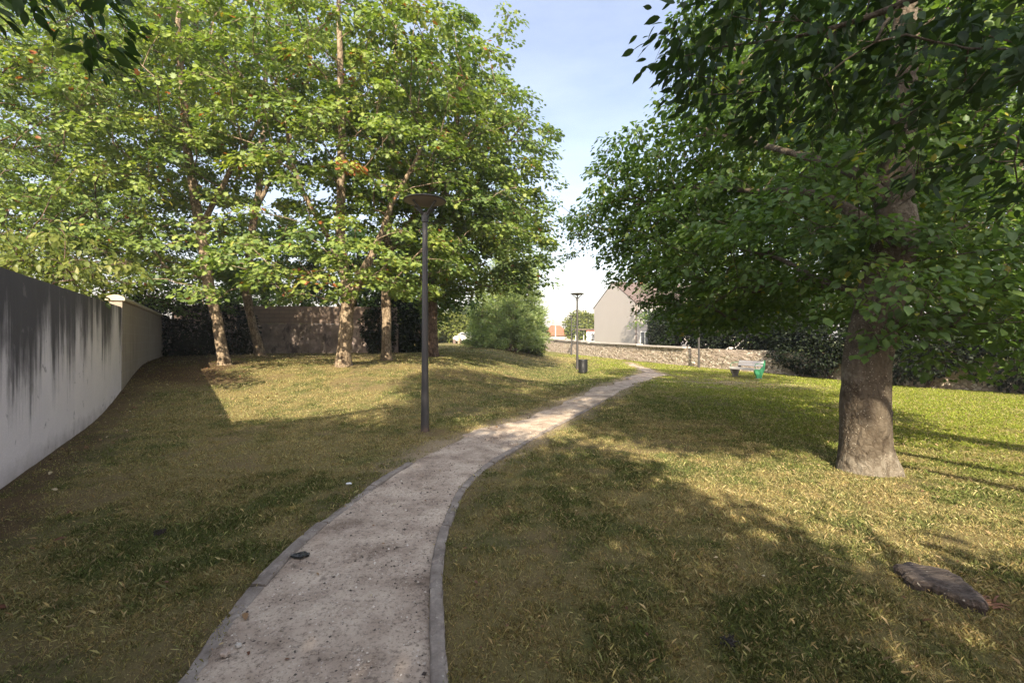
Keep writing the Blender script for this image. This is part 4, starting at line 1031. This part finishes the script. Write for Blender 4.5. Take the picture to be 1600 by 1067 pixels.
for s_, z_, w_, h_ in ((1.3, 1.6, 1.1, 1.7), (3.2, 1.6, 1.1, 1.7), (5.6, 1.3, 1.0, 2.2), (8, 1.6, 1.1, 1.4), (1.6, 4.4, 1.0, 1.3), (4.6, 4.4, 1.0, 1.3), (8, 4.4, 1.0, 1.3)):
    c = B + sd * s_ + gd * .03; mb = MB()
    for ox, oz, sx, sz in ((-w_ / 2, 0, .08, h_ + .08), (w_ / 2, 0, .08, h_ + .08), (0, h_ / 2, w_ - .08, .08), (0, -h_ / 2, w_ - .08, .08), (0, 0, .06, h_ - .08)):
        box(mb, (c[0] + sd[0] * ox, c[1] + sd[1] * ox, z_ + oz), (sx, .08, sz), rz=hz)
    wf = mb.build('window', M['white'], root, hb)
    mb = MB(); box(mb, (c[0], c[1], z_), (w_ - .04, .03, h_ - .04), rz=hz); gl = mb.build('pane', M['glass'], wf, hb)
# far orange roof
p = P(868, 520, 120); hb = (p[0], p[1], 0)
root = thing('tiled_house', hb, 'Far house showing its orange hipped roof above the end of the stone wall', 'house')
mb = MB(); box(mb, (p[0], p[1], 1.3), (6.2, 6, 2.6)); mb.build('wall', M['render'], root, hb)
mb = MB(); x0, x1, y0, y1 = p[0] - 3.7, p[0] + 3.7, p[1] - 3.4, p[1] + 3.4; zt_ = 5.2
mb.add([(x0, y0, 2.5), (x1, y0, 2.5), (x1, y1, 2.5), (x0, y1, 2.5), (p[0] - 1.2, p[1], zt_), (p[0] + 1.2, p[1], zt_)], [[0, 1, 5, 4], [2, 3, 4, 5], [3, 2, 1, 0]])
mb.add([(x0, y0, 2.5), (x1, y0, 2.5), (x1, y1, 2.5), (x0, y1, 2.5), (p[0] - 1.2, p[1], zt_), (p[0] + 1.2, p[1], zt_)], [[1, 2, 5], [3, 0, 4]])
mb.build('roof', M['orange_tile'], root, hb)
# white pole, kiosk
M['galv'] = plain('pale_metal', (.62, .62, .6), .5, .06, 3, bmp=0)
p = P(868, 527, 72); g = G(p[0], p[1]); mb = MB(); lathe(mb, [(0, 0), (.16, 0), (.16, .06), (.075, .1), (.065, 3.6), (.09, 3.62), (.09, 3.7), (0, 3.72)], (0, 0, 0), 12)
o = mb.build('white_post', M['galv']); o.location = (p[0], p[1], g); tag(o, 'Slim white post standing in front of the orange roof', 'post')
p = P(917, 520, 68); g = 0
root = thing('bus_shelter', (p[0], p[1], g), 'Small flat-roofed shelter with a bright poster panel, left of the beige gable', 'shelter')
mb = MB(); box(mb, (p[0] - .3, p[1], 3.05), (3.0, 1.4, .14)); mb.build('roof', M['pipe'], root, (p[0], p[1], g))
for ox in (-1.6, -.4, .95):
    mb = MB(); box(mb, (p[0] + ox, p[1] + .5, 1.49), (.09, .09, 2.98)); mb.build('post', M['galv'], root, (p[0], p[1], g))
m, n, b = new_mat('poster'); vv = mapped(n, (1, 1, 1))
c = ramp(n, noise(n, vv, 2.6, 2, .4), [(.40, (.06, .06, .07)), (.47, (.75, .74, .72)), (.58, (.75, .74, .72)), (.63, (.10, .10, .12))]); n.links.new(c, b.inputs['Base Color']); M['poster'] = m
mb = MB(); box(mb, (p[0] + .45, p[1] - .45, 1.9), (1.15, .10, 1.7)); mb.build('poster_panel', M['poster'], root, (p[0], p[1], g))
mb = MB(); box(mb, (p[0] + .45, p[1] - .46, 2.86), (1.2, .16, .2)); mb.build('header', plain('red_header', (.55, .12, .10), .6, .1, 3, bmp=0), root, (p[0], p[1], g))
# far lawn edge: post, bollards, car
p = hit(717, 537.5); mb = MB(); box(mb, (0, 0, .6), (.22, .22, 1.3), taper=.85); o = mb.build('timber_post', plain('weathered_timber', (.42, .32, .22), .9, .2, 6)); o.location = p; tag(o, 'Short pale timber post between two dark bollards, far beyond the maples', 'post')
for px_, lab in ((710, 'Small dark bollard left of the pale timber post'), (729, 'Small dark bollard right of the pale timber post')):
    p = hit(px_, 536.6); mb = MB(); lathe(mb, [(0, -.05), (.2, -.05), (.2, .42), (.17, .5), (.09, .55), (0, .56)], n=12)
    o = mb.build('bollard', M['pipe']); o.location = p; tag(o, lab, 'bollard', 'bollards at the far lawn edge')

def car(loc, rz, label):
    root = thing('parked_car', loc, label, 'car', rz=rz)
    prof = np.array([(-2.1, .35), (-2.15, .75), (-1.9, .95), (-1.55, 1.0), (-1.1, 1.42), (.55, 1.45), (1.1, 1.02), (1.9, .88), (2.12, .68), (2.12, .32)])
    mb = MB(); k = len(prof); w_ = np.where(prof[:, 1] > 1.1, .66, .84)
    V = np.concatenate([np.c_[prof[:, 0], -w_, prof[:, 1]], np.c_[prof[:, 0], w_, prof[:, 1]]])
    mb.add(V, [[i, (i + 1) % k, k + (i + 1) % k, k + i] for i in range(k)]); mb.add(V, [list(range(k))[::-1], list(range(k, 2 * k))])
    mb.build('body', M['white'], root)
    for y in (-1, 1):
        mb = MB(); q = [(-1.35, .80, 1.06), (.85, .80, 1.06), (.45, .70, 1.38), (-1.02, .70, 1.38)]
        mb.add([(a_, y * (b_ + .03), c_) for a_, b_, c_ in q] + [(a_, y * (b_ - .02), c_) for a_, b_, c_ in q], [[0, 1, 2, 3], [7, 6, 5, 4], [0, 4, 5, 1], [1, 5, 6, 2], [2, 6, 7, 3], [3, 7, 4, 0]])
        mb.build('window', M['glass'], root)
        for x in (-1.3, 1.3):
            mb = MB(); a_ = np.arange(16) / 16 * 6.283
            V = [(x + .31 * math.cos(t), y * .88, .31 + .31 * math.sin(t)) for t in a_] + [(x + .31 * math.cos(t), y * .70, .31 + .31 * math.sin(t)) for t in a_]
            mb.add(V, [[i, (i + 1) % 16, 16 + (i + 1) % 16, 16 + i] for i in range(16)]); mb.add(V, [list(range(16))[::-1], list(range(16, 32))])
            mb.build('wheel', M['pipe'], root)
p = P(733, 535, 61); car((p[0], p[1], G(p[0], p[1])), .15, 'White car glimpsed far away between the hedge and the conifer')

# ------------------------------------------------------------------ street lamps
M['lamp'] = plain('lamp_paint', (.045, .042, .042), .5, .2, 5, bmp=.08)
m, n, b = new_mat('lamp_pole_paint'); vv = mapped(n)
c = mixc(n, noise(n, mapped(n, (1, 1, .4)), 5, 5), (.032, .031, .034), (.062, .058, .056))
sepz = n.nodes.new('ShaderNodeSeparateXYZ'); tcz = n.nodes.new('ShaderNodeTexCoord'); n.links.new(tcz.outputs['Object'], sepz.inputs[0])
rust = ramp(n, math_(n, 'ADD', math_(n, 'MULTIPLY', sepz.outputs['Z'], -2.2), math_(n, 'MULTIPLY', noise(n, vv, 9, 5), 1.2)), [(.25, (0, 0, 0)), (.75, (1, 1, 1))])
c = mixc(n, math_(n, 'MULTIPLY', rust, .7), c, (.16, .10, .07))
n.links.new(c, b.inputs['Base Color']); b.inputs['Roughness'].default_value = .48; M['pole'] = m
M['lamp_under'] = plain('lamp_disc_underside', (.20, .165, .15), .6, .12, 6, bmp=.05)
lamp_root = thing('street_lamp', hit(664, 674), 'Nearest street lamp, tall dark pole with a shallow dish head left of the path', 'street lamp', 'park street lamps')
mb = MB(); lathe(mb, [(.078, -.1), (.073, .0), (.071, .35), (.060, .9), (.045, 3.66)], n=20); mb.build('pole', M['pole'], lamp_root, smooth=True)
mb = MB(); lathe(mb, [(.040, 3.62), (.062, 3.63), (.062, 3.78), (.05, 3.80), (0, 3.80)], n=20); mb.build('collar', M['lamp'], lamp_root)
for k in range(4):
    a = R(45 + 90 * k + 8); mb = MB(); c_, s_ = math.cos(a), math.sin(a)
    tube(mb, [(c_ * .03, s_ * .03, 3.74), (c_ * .12, s_ * .12, 3.84), (c_ * .27, s_ * .27, 3.955)], [.028, .023, .02], 6); mb.build('bracket', M['lamp'], lamp_root)
mb = MB(); lathe(mb, [(0, 3.90), (.10, 3.918), (.25, 3.957), (.345, 3.988)], n=40); mb.build('reflector', M['lamp_under'], lamp_root, smooth=True)
mb = MB(); lathe(mb, [(.345, 3.985), (.365, 3.99), (.372, 4.003), (.362, 4.012), (.2, 4.016), (0, 4.018)], n=40); mb.build('dish', M['lamp'], lamp_root, smooth=True)
def copy_thing(o, loc, rz, label):
    c = o.copy(); COL.objects.link(c); c.location = loc; c.rotation_euler = (0, 0, rz); c['label'] = label
    for ch in list(o.children):
        d_ = ch.copy(); COL.objects.link(d_); d_.parent = c
    return c
lamp2 = hit(902, 577.5)
copy_thing(lamp_root, lamp2, .4, 'Second street lamp, standing beside the dark litter bin')
p = P(893, 552, 46); copy_thing(lamp_root, (p[0], p[1], G(p[0], p[1])), 1.1, 'Farthest street lamp, thin pole close to the stone wall left of the bin lamp')
p = P(1092, 569, 28.0); copy_thing(lamp_root, (p[0], p[1], G(p[0], p[1])), .8, 'Street lamp with its head lost in the leaves, left of the bench')

# ------------------------------------------------------------------ litter bin, bench, stump
M['bin'] = plain('bin_metal', (.016, .017, .019), .45, .25, 6, bmp=.1)
p = hit(911, 583.3); sc_b = p[1] / 22.5
root = thing('litter_bin', p, 'Dark slatted metal litter bin standing in front of the second street lamp', 'litter bin')
mb = MB(); lathe(mb, [(.0, .06), (.17, .06), (.185, .10), (.19, .60), (.175, .60), (.165, .12), (0, .12)], n=28); mb.build('liner', M['bin'], root, smooth=True)
mb = MB()
for k in range(26):
    a = k / 26 * 6.283; box(mb, (math.cos(a) * .205, math.sin(a) * .205, .36), (.012, .034, .54), rz=a)
mb.build('slats', M['bin'], root)
for z in (.09, .63):
    mb = MB(); lathe(mb, [(.194, z - .015), (.216, z - .015), (.22, z), (.216, z + .015), (.194, z + .015), (.194, z - .015)], n=28); mb.build('hoop', M['bin'], root)
mb = MB(); lathe(mb, [(0, -.03), (.15, -.03), (.15, .03), (.05, .06), (0, .06)], n=20); mb.build('foot', M['bin'], root)

M['bench_green'] = plain('bench_green', (.05, .25, .125), .5, .15, 5, bmp=.08)
m, n, b = new_mat('bench_slat'); vv = mapped(n, (1, 6, 6))
n.links.new(mixc(n, noise(n, vv, 5, 6), (.50, .46, .44), (.74, .70, .67)), b.inputs['Base Color']); b.inputs['Roughness'].default_value = .8; M['bench_slat'] = m
M['bench_foot'] = plain('bench_foot', (.13, .12, .11), .9, .2, 8)
pb = hit(1187, 592); aD = np.array([-.34, .94]); rz = math.atan2(aD[1], aD[0])
root = thing('park_bench', pb, 'Small park bench with pale slats and bright green side panels on the lawn', 'bench', rz=rz)
# local x along the bench (away from the camera), local y: seat front is +y
sv = 1 if (-math.sin(rz) * -.94 + math.cos(rz) * -.34) > 0 else -1
BL = 1.3
def side(x, matname, nm):
    outl = [(.16, -.02), (.19, .10), (.29, .26), (.33, .40), (.30, .43), (.06, .41), (-.13, .46), (-.24, .78), (-.30, .80), (-.28, .55), (-.26, .38), (-.16, .24), (-.09, .10), (-.09, -.02)]
    k = len(outl); mb = MB()
    V = [(x - .035, sv * a_, c_) for a_, c_ in outl] + [(x + .035, sv * a_, c_) for a_, c_ in outl]
    mb.add(V, [list(range(k)), list(range(k, 2 * k))[::-1]]); mb.add(V, [[i, k + i, k + (i + 1) % k, (i + 1) % k] for i in range(k)])
    return mb.build(nm, M[matname], root)
side(0, 'bench_green', 'side_panel'); side(BL, 'bench_foot', 'side_panel')
for k in range(3):
    mb = MB(); y = sv * (.26 - k * .115); box(mb, (BL / 2, y, .455 - .012 * k), (BL + .02, .10, .035)); mb.build('seat_slat', M['bench_slat'], root)
for k in range(2):
    mb = MB(); t = .34 + k * .45; box(mb, (BL / 2, sv * (-.115 - .10 * t - .02), .56 + .125 * k + .02), (BL + .02, .035, .115), rot=Matrix.Rotation(sv * R(18), 3, 'X')); mb.build('back_slat', M['bench_slat'], root)
mb = MB(); box(mb, (BL / 2, sv * .325, .425), (BL + .02, .03, .10)); mb.build('seat_slat', M['bench_slat'], root)
for x in (-.03, BL - .0):
    mb = MB(); tube(mb, [(x, sv * .29, .45), (x, sv * .31, .58), (x, sv * .26, .65), (x, sv * .05, .67), (x, sv * -.17, .66)], [.016] * 5, 7); mb.build('armrest', M['bench_green'], root)
for x in (0, BL):
    mb = MB(); box(mb, (x, sv * .04, -.01), (.12, .34, .08)); mb.build('footing', M['bench_foot'], root)

# weathered slab of a felled stump
m, n, b = new_mat('rotten_wood'); vv = mapped(n, (1.2, 7, 7), rot=(0, 0, R(20)))
f = noise(n, vv, 6, 8, .7)
c = ramp(n, f, [(.3, (.026, .019, .015)), (.5, (.085, .064, .051)), (.7, (.18, .145, .12))])
c = mixc(n, math_(n, 'MULTIPLY', ramp(n, noise(n, mapped(n), 34, 2), [(.70, (0, 0, 0)), (.72, (1, 1, 1))]), .8), c, (.5, .46, .38))
n.links.new(c, b.inputs['Base Color']); b.inputs['Roughness'].default_value = .95; bump(n, b, f, 1.0, .03); M['stump'] = m
corners = [(1398, 882), (1412, 876), (1440, 880), (1470, 886), (1496, 896), (1512, 910), (1530, 926), (1543, 938), (1546, 946), (1530, 944), (1508, 938), (1480, 926), (1455, 914), (1430, 908), (1412, 896)]
Z0 = .055
pts = []
for a_, b_ in corners:
    d = (CZ - Z0) * F / (b_ - 530); pts.append(((a_ - 800) / F * d, d))
pts = np.array(pts); cen = pts.mean(0)
# refine the outline
tt = np.linspace(0, len(pts), 90, endpoint=False); pp = np.stack([np.interp(tt, np.arange(len(pts) + 1), np.append(pts[:, i], pts[0, i])) for i in range(2)], 1)
pp = pp + (norm(pp - cen)) * (.06 * (fbm(tt * 2.1, tt * 0 + 2, 3) - .5))[:, None]
mb = MB(); rings = []
for f_, z_ in ((0, Z0 + .012), (.25, Z0 + .015), (.5, Z0 + .005), (.75, Z0 + .012), (.93, Z0 + .005), (1.0, Z0 - .012), (1.02, .036), (.97, .02), (1.01, -.06)):
    q = cen + (pp - cen) * f_; zz = z_ + .022 * (fbm(q[:, 0] * 6, q[:, 1] * 14, 3) - .5) * (1 if z_ > .04 else .5) + (.02 * np.sin((q[:, 0] - q[:, 1]) * 9) * .3 if f_ < 1 else 0)
    rings.append(np.c_[q, zz])
V = np.concatenate(rings); k = 90; mR = len(rings); i = np.repeat(np.arange(mR - 1), k); j = np.tile(np.arange(k), mR - 1); j2 = (j + 1) % k
mb.add(V, np.stack([i * k + j, i * k + j2, (i + 1) * k + j2, (i + 1) * k + j], 1))
root = thing('tree_stump', (*cen, 0), 'Low weathered grey stump slab lying in the grass at lower right', 'stump')
mb.build('cut_face', M['stump'], root, (*cen, 0))
mb = MB(); r_ = np.random.default_rng(8); e = hit(1546, 950)
for k in range(26):
    s = e + np.array([r_.normal(-.05, .05), r_.normal(.03, .03), .01]); dd = np.array([r_.uniform(.02, .09), r_.uniform(-.03, .02), r_.uniform(.0, .035)])
    tube(mb, [s, s + dd * .5 + np.array([0, 0, .012]), s + dd], [.009, .007, .003], 4)
mb.build('splintered_end', plain('red_rotten_wood', (.11, .055, .032), .95, .4, 20), root, (*cen, 0))

# ------------------------------------------------------------------ small litter
def scrap(name, px_, py_, sx, sy, hz_, mat, label, cat, seed, rz=0):
    r_ = np.random.default_rng(seed); p = hit(px_, py_); mb = MB(); n_ = 9
    u_ = np.linspace(-1, 1, n_); UX, UY = np.meshgrid(u_, u_); rad = np.maximum(np.abs(UX), np.abs(UY)); sc2 = np.where(rad > 0, rad / np.maximum(np.hypot(UX, UY), 1e-6), 1)
    wob = .55 + .9 * fbm(UX * 2.4 + seed, UY * 2.4 + seed, 2)
    X_ = UX * sc2 * sx * wob; Y_ = UY * sc2 * sy * wob; Z_ = hz_ * (.15 + 1.5 * fbm(UX * 2.6 + seed * 3, UY * 3.4, 3)) * (1 - .5 * rad)
    a_, b_ = math.cos(rz), math.sin(rz); V = np.stack([X_ * a_ - Y_ * b_, X_ * b_ + Y_ * a_, Z_ + .012], -1).reshape(-1, 3)
    ii = np.arange((n_ - 1) ** 2); q = (ii // (n_ - 1)) * n_ + ii % (n_ - 1); F_ = np.stack([q, q + 1, q + n_ + 1, q + n_], 1)
    mb.add(V, F_); V2 = V.copy(); V2[:, 2] = np.maximum(V2[:, 2] - .012, -.01); mb.add(V2, F_[:, ::-1])
    rim = [(0, i) for i in range(n_)] + [(i, n_ - 1) for i in range(1, n_)] + [(n_ - 1, i) for i in range(n_ - 2, -1, -1)] + [(i, 0) for i in range(n_ - 2, 0, -1)]
    ri = [r * n_ + c for r, c in rim]; k = len(ri)
    mb.add(np.concatenate([V[ri], V2[ri]]), [[i, k + i, k + (i + 1) % k, (i + 1) % k] for i in range(k)])
    o = mb.build(name, mat, None, None, smooth=(name == 'pebble')); o.location = p + np.array([0, 0, .012]); tag(o, label, cat)
def clump(px_, py_, size, mat, label, seed):
    r_ = np.random.default_rng(seed); p = hit(px_, py_); mb = MB()
    for k in range(46):
        a_ = r_.normal(0, .45, 3) * size; a_[2] = abs(a_[2]) * .5 + .004; d_ = norm(r_.normal(size=3)) * size * r_.uniform(.3, .8); d_[2] *= .35
        q_ = a_ + d_ * .5 + r_.normal(0, .15, 3) * size; q_[2] = max(q_[2], .004); e_ = a_ + d_; e_[2] = max(e_[2], .002)
        tube(mb, [a_, q_, e_], [.0035, .005, .002], 5)
    o = mb.build('dead_clump', mat); o.location = p + np.array([0, 0, .012]); tag(o, label, 'debris')
blk = plain('black_plastic', (.018, .02, .02), .35, .3, 14, bmp=.2)
scrap('plastic_scrap', 470, 874, .062, .036, .03, blk, 'Crumpled black plastic scrap on the path beside the left kerb', 'litter', 2, .2)
clump(249, 836, .045, plain('dark_clump', (.03, .02, .016), .9, .3, 20), 'Small dark clump on the lawn left of the green grass patch', 3)
clump(1140, 1012, .045, plain('dark_twig_clump', (.022, .018, .015), .9, .3, 20), 'Small black clump in the shaded grass at bottom right', 4)
scrap('paper_scrap', 545, 759, .028, .016, .012, plain('white_paper', (.7, .72, .75), .7, .05, 9, bmp=0), 'Scrap of white paper in the grass behind the left kerb', 'litter', 5)
scrap('pebble', 352, 1031, .026, .018, .03, plain('pale_pebble', (.36, .29, .24), .8, .1, 9), 'Largest pale pebble on the path by the left kerb', 'pebble', 6, .3)
scrap('pebble', 372, 1017, .014, .011, .02, plain('white_pebble', (.45, .42, .38), .8, .1, 9), 'Small white pebble on the path by the left kerb', 'pebble', 7, .3)

# gravel and crumbs on the path
r_ = np.random.default_rng(12); mb = MB(); N = 5200
yy = 1.2 + 11 * r_.random(N) ** 2.0; xx = xl(yy) + (xr(yy) - xl(yy)) * (.04 + .92 * r_.random(N)); sz = np.exp(r_.normal(-5.35, .45, N)); sz = np.clip(sz, .002, .016)
oct_v = np.array([[1, 0, 0], [0, 1, 0], [-1, 0, 0], [0, -1, 0], [0, 0, .7], [0, 0, -.7]]); oct_f = np.array([[0, 1, 4], [1, 2, 4], [2, 3, 4], [3, 0, 4], [1, 0, 5], [2, 1, 5], [3, 2, 5], [0, 3, 5]])
zz = ground(xx, yy) + .013
aa = r_.uniform(0, 6.28, N); ca, sa = np.cos(aa), np.sin(aa)
ov = oct_v[None] * (1 + r_.normal(0, .25, (N, 6, 3)))
V = np.stack([ov[..., 0] * ca[:, None] - ov[..., 1] * sa[:, None], ov[..., 0] * sa[:, None] + ov[..., 1] * ca[:, None], ov[..., 2]], -1) * sz[:, None, None] + np.stack([xx, yy, zz], -1)[:, None]
mb.add(V.reshape(-1, 3), ((np.arange(N) * 6)[:, None, None] + oct_f).reshape(-1, 3), tint=np.repeat(np.where(r_.random(N) < .35, r_.uniform(0, .2, N), r_.uniform(.4, 1, N)), 8))
m, n, b = new_mat('gravel'); at = nd(n, 'ShaderNodeAttribute', attribute_name='tint')
n.links.new(ramp(n, at.outputs['Fac'], [(0, (.035, .028, .024)), (.25, (.11, .085, .07)), (.5, (.36, .30, .245)), (1, (.62, .56, .49))]), b.inputs['Base Color']); b.inputs['Roughness'].default_value = .9
tag(mb.build('gravel', m), kind='stuff')

# fallen leaves
r_ = np.random.default_rng(13); mb = MB()
N = 5000; xx = r_.uniform(-18, 3, N); yy = r_.uniform(2, 24, N)
wd = wall_dist(xx, yy); near = np.exp(-np.maximum(wd, 0) / (.35 + 1.3 * sm((yy - 6) / 5)))
for k in ('m1', 'm2', 'm3', 'm4'):
    near = near + .55 * np.exp(-np.hypot(xx - BASES[k][0], yy - BASES[k][1]) / 2.0)
keep = (r_.random(N) < near + .012) & (wd > .05) & (path_dist(xx, yy) > -.3)
x2 = r_.uniform(-4.5, 5, 240); y2 = r_.uniform(1.9, 8, 240)
xx = np.concatenate([xx[keep], x2]); yy = np.concatenate([yy[keep], y2]); N = len(xx); SZ = r_.uniform(.035, .085, N); SZ[-240:] = r_.uniform(.014, .036, 240)
pos = np.stack([xx, yy, ground(xx, yy) + .035], 1); pos[-240:, 2] -= .012
put_leaves(mb, pos, np.c_[r_.normal(size=(N, 2)), r_.normal(0, .15, N)], np.c_[r_.normal(0, .35, (N, 2)), np.ones(N)], SZ, r_.random(N), T_OVAL)
M['dead'] = leaf_mat('dead_leaf', [(0, (.10, .04, .025)), (.4, (.17, .085, .045)), (.7, (.25, .16, .085)), (.9, (.38, .29, .16)), (1, (.5, .45, .34))], trans=.15)
tag(mb.build('fallen_leaves', M['dead']), kind='stuff')

# ------------------------------------------------------------------ thin air volume added to imitate lens glare and lift the shade
mb = MB(); box(mb, (0, 265, 12), (680, 700, 30))
m = bpy.data.materials.new('glare_air'); m.use_nodes = True; n = m.node_tree; n.nodes.clear()
o_ = n.nodes.new('ShaderNodeOutputMaterial'); pv = n.nodes.new('ShaderNodeVolumePrincipled')
pv.inputs['Color'].default_value = (.93, .95, 1, 1); pv.inputs['Density'].default_value = .0009; pv.inputs['Anisotropy'].default_value = .2
n.links.new(pv.outputs[0], o_.inputs['Volume'])
tag(mb.build('glare_veil', m), kind='stuff')

# ------------------------------------------------------------------ grass blades
r_ = np.random.default_rng(14); mb = MB()
m = bpy.data.materials.new('grass_blade'); m.use_nodes = True; n = m.node_tree; n.nodes.clear()
o_ = n.nodes.new('ShaderNodeOutputMaterial'); at = nd(n, 'ShaderNodeAttribute', attribute_name='blade')
d_ = n.nodes.new('ShaderNodeBsdfDiffuse'); t_ = n.nodes.new('ShaderNodeBsdfTranslucent'); mx = n.nodes.new('ShaderNodeMixShader'); mx.inputs[0].default_value = .35
n.links.new(at.outputs['Color'], d_.inputs['Color']); n.links.new(mixc(n, 1.0, at.outputs['Color'], (1.25, 1.2, .9), 'MULTIPLY'), t_.inputs['Color'])
n.links.new(d_.outputs[0], mx.inputs[1]); n.links.new(t_.outputs[0], mx.inputs[2]); n.links.new(mx.outputs[0], o_.inputs['Surface'])
bp_ = hit(1150, 598)
trunk_pts = [(BASES[k][0], BASES[k][1], .34 if k == 'big' else .22) for k in BASES]
for (d0, d1, per, hgt_, wid) in ((1.4, 3.2, 26000, .030, .00125), (3.2, 5.5, 15000, .031, .0018), (5.5, 9, 6000, .033, .0034), (9, 15, 2200, .036, .0066), (15, 26, 620, .038, .013), (26, 48, 150, .042, .026),
                             (1.4, 3.2, 1700, .036, -.0008), (3.2, 5.5, 1100, .036, -.0011), (5.5, 9, 450, .038, -.002), (9, 15, 120, .042, -.004)):
    wmax = 1.2 * d1 + .6
    pale = wid < 0; wid = abs(wid)
    N = int((d1 - d0) * 2 * wmax * per)
    y = r_.uniform(d0, d1, N); x = r_.uniform(-wmax, wmax, N)
    keep = (np.abs(x) < 1.18 * y + .6) & (wall_dist(x, y) > .05) & (x < 15.4 - .245 * (y - 13.9))
    x, y = x[keep], y[keep]
    g, bare = cover(x, y); pd = path_dist(x, y)
    tuft = fbm(x * 6 + 2, y * 6 + 5, 3); tuft2 = fbm(x * 24 + 3, y * 24 + 1, 2)
    pr = (.7 + .3 * sm(g * 1.5)) * (1 - .8 * bare) * (.5 + .9 * sm((tuft - .3) / .4)) * (.30 + .8 * sm((tuft2 - .34) / .25))
    pr = pr * (pd > -.01 - .35 * (y > 5.8) * r_.random(len(x)) ** 3)
    pr = pr * (1 - .92 * sm((fbm(x * 1.2, y * 2.5, 4) - .42) / .15) * np.exp(-(((x - bp_[0]) / 2.2) ** 2 + ((y - bp_[1]) / 1.6) ** 2)))
    pr = pr * (1 - .8 * sm((.40 - pd + .5 * (fbm(x * 1.7, y * 1.7, 4) - .5)) / .5) * sm((y - 5.2) / 1.5))
    for a_, b_, c_ in trunk_pts: pr = pr * (np.hypot(x - a_, y - b_) > c_)
    keep = r_.random(len(x)) < pr
    x, y, g, tuft, bare = x[keep], y[keep], g[keep], tuft[keep], bare[keep]; N = len(x)
    col, _, _ = lawn_col(x, y)
    straw = r_.random(N) < ((.38 - .30 * g) if not pale else .85 - .35 * g)
    col = np.where(straw[:, None], STRAW * r_.uniform(.6, 1.35, (N, 1)) * (1.25 if pale else 1), col * r_.uniform(.45, 1.7, (N, 1)))
    col = col * (1 + r_.normal(0, .06, (N, 3)))
    h = hgt_ * np.exp(r_.normal(0, .35, N)) * (.85 + .25 * sm(g)) * (.75 + .5 * tuft) * (1 - .4 * bare)
    long_ = r_.random(N) < .012; h = np.minimum(np.where(long_, h * 1.7, h), .085)
    a = r_.uniform(0, 6.283, N); lean = r_.uniform(.2, 1.3, N); w_ = wid * r_.uniform(.6, 1.4, N)
    dx, dy = np.cos(a), np.sin(a); px_, py_ = -dy, dx
    z = ground(x, y) - .004
    hx = h * np.sin(lean); hz_ = h * np.cos(lean) * .9
    v0 = np.stack([x - px_ * w_, y - py_ * w_, z], 1); v1 = np.stack([x + px_ * w_, y + py_ * w_, z], 1)
    mx_, my_ = x + dx * hx * .35, y + dy * hx * .35; mz = z + hz_ * .65
    v2 = np.stack([mx_ + px_ * w_ * .72, my_ + py_ * w_ * .72, mz], 1); v3 = np.stack([mx_ - px_ * w_ * .72, my_ - py_ * w_ * .72, mz], 1)
    v4 = np.stack([x + dx * hx, y + dy * hx, z + hz_ * .95], 1)
    V = np.stack([v0, v1, v2, v3, v4], 1).reshape(-1, 3); i5 = np.arange(N) * 5
    mb.add(V, np.stack([i5, i5 + 1, i5 + 2, i5 + 4, i5 + 3], 1), blade=np.clip(col, .005, 1))
gr = mb.build('grass', m)
tag(gr, kind='stuff')
print('GRASS', len(gr.data.polygons), 'TOTAL', sum(len(o.data.polygons) for o in bpy.data.objects if o.type == 'MESH'))
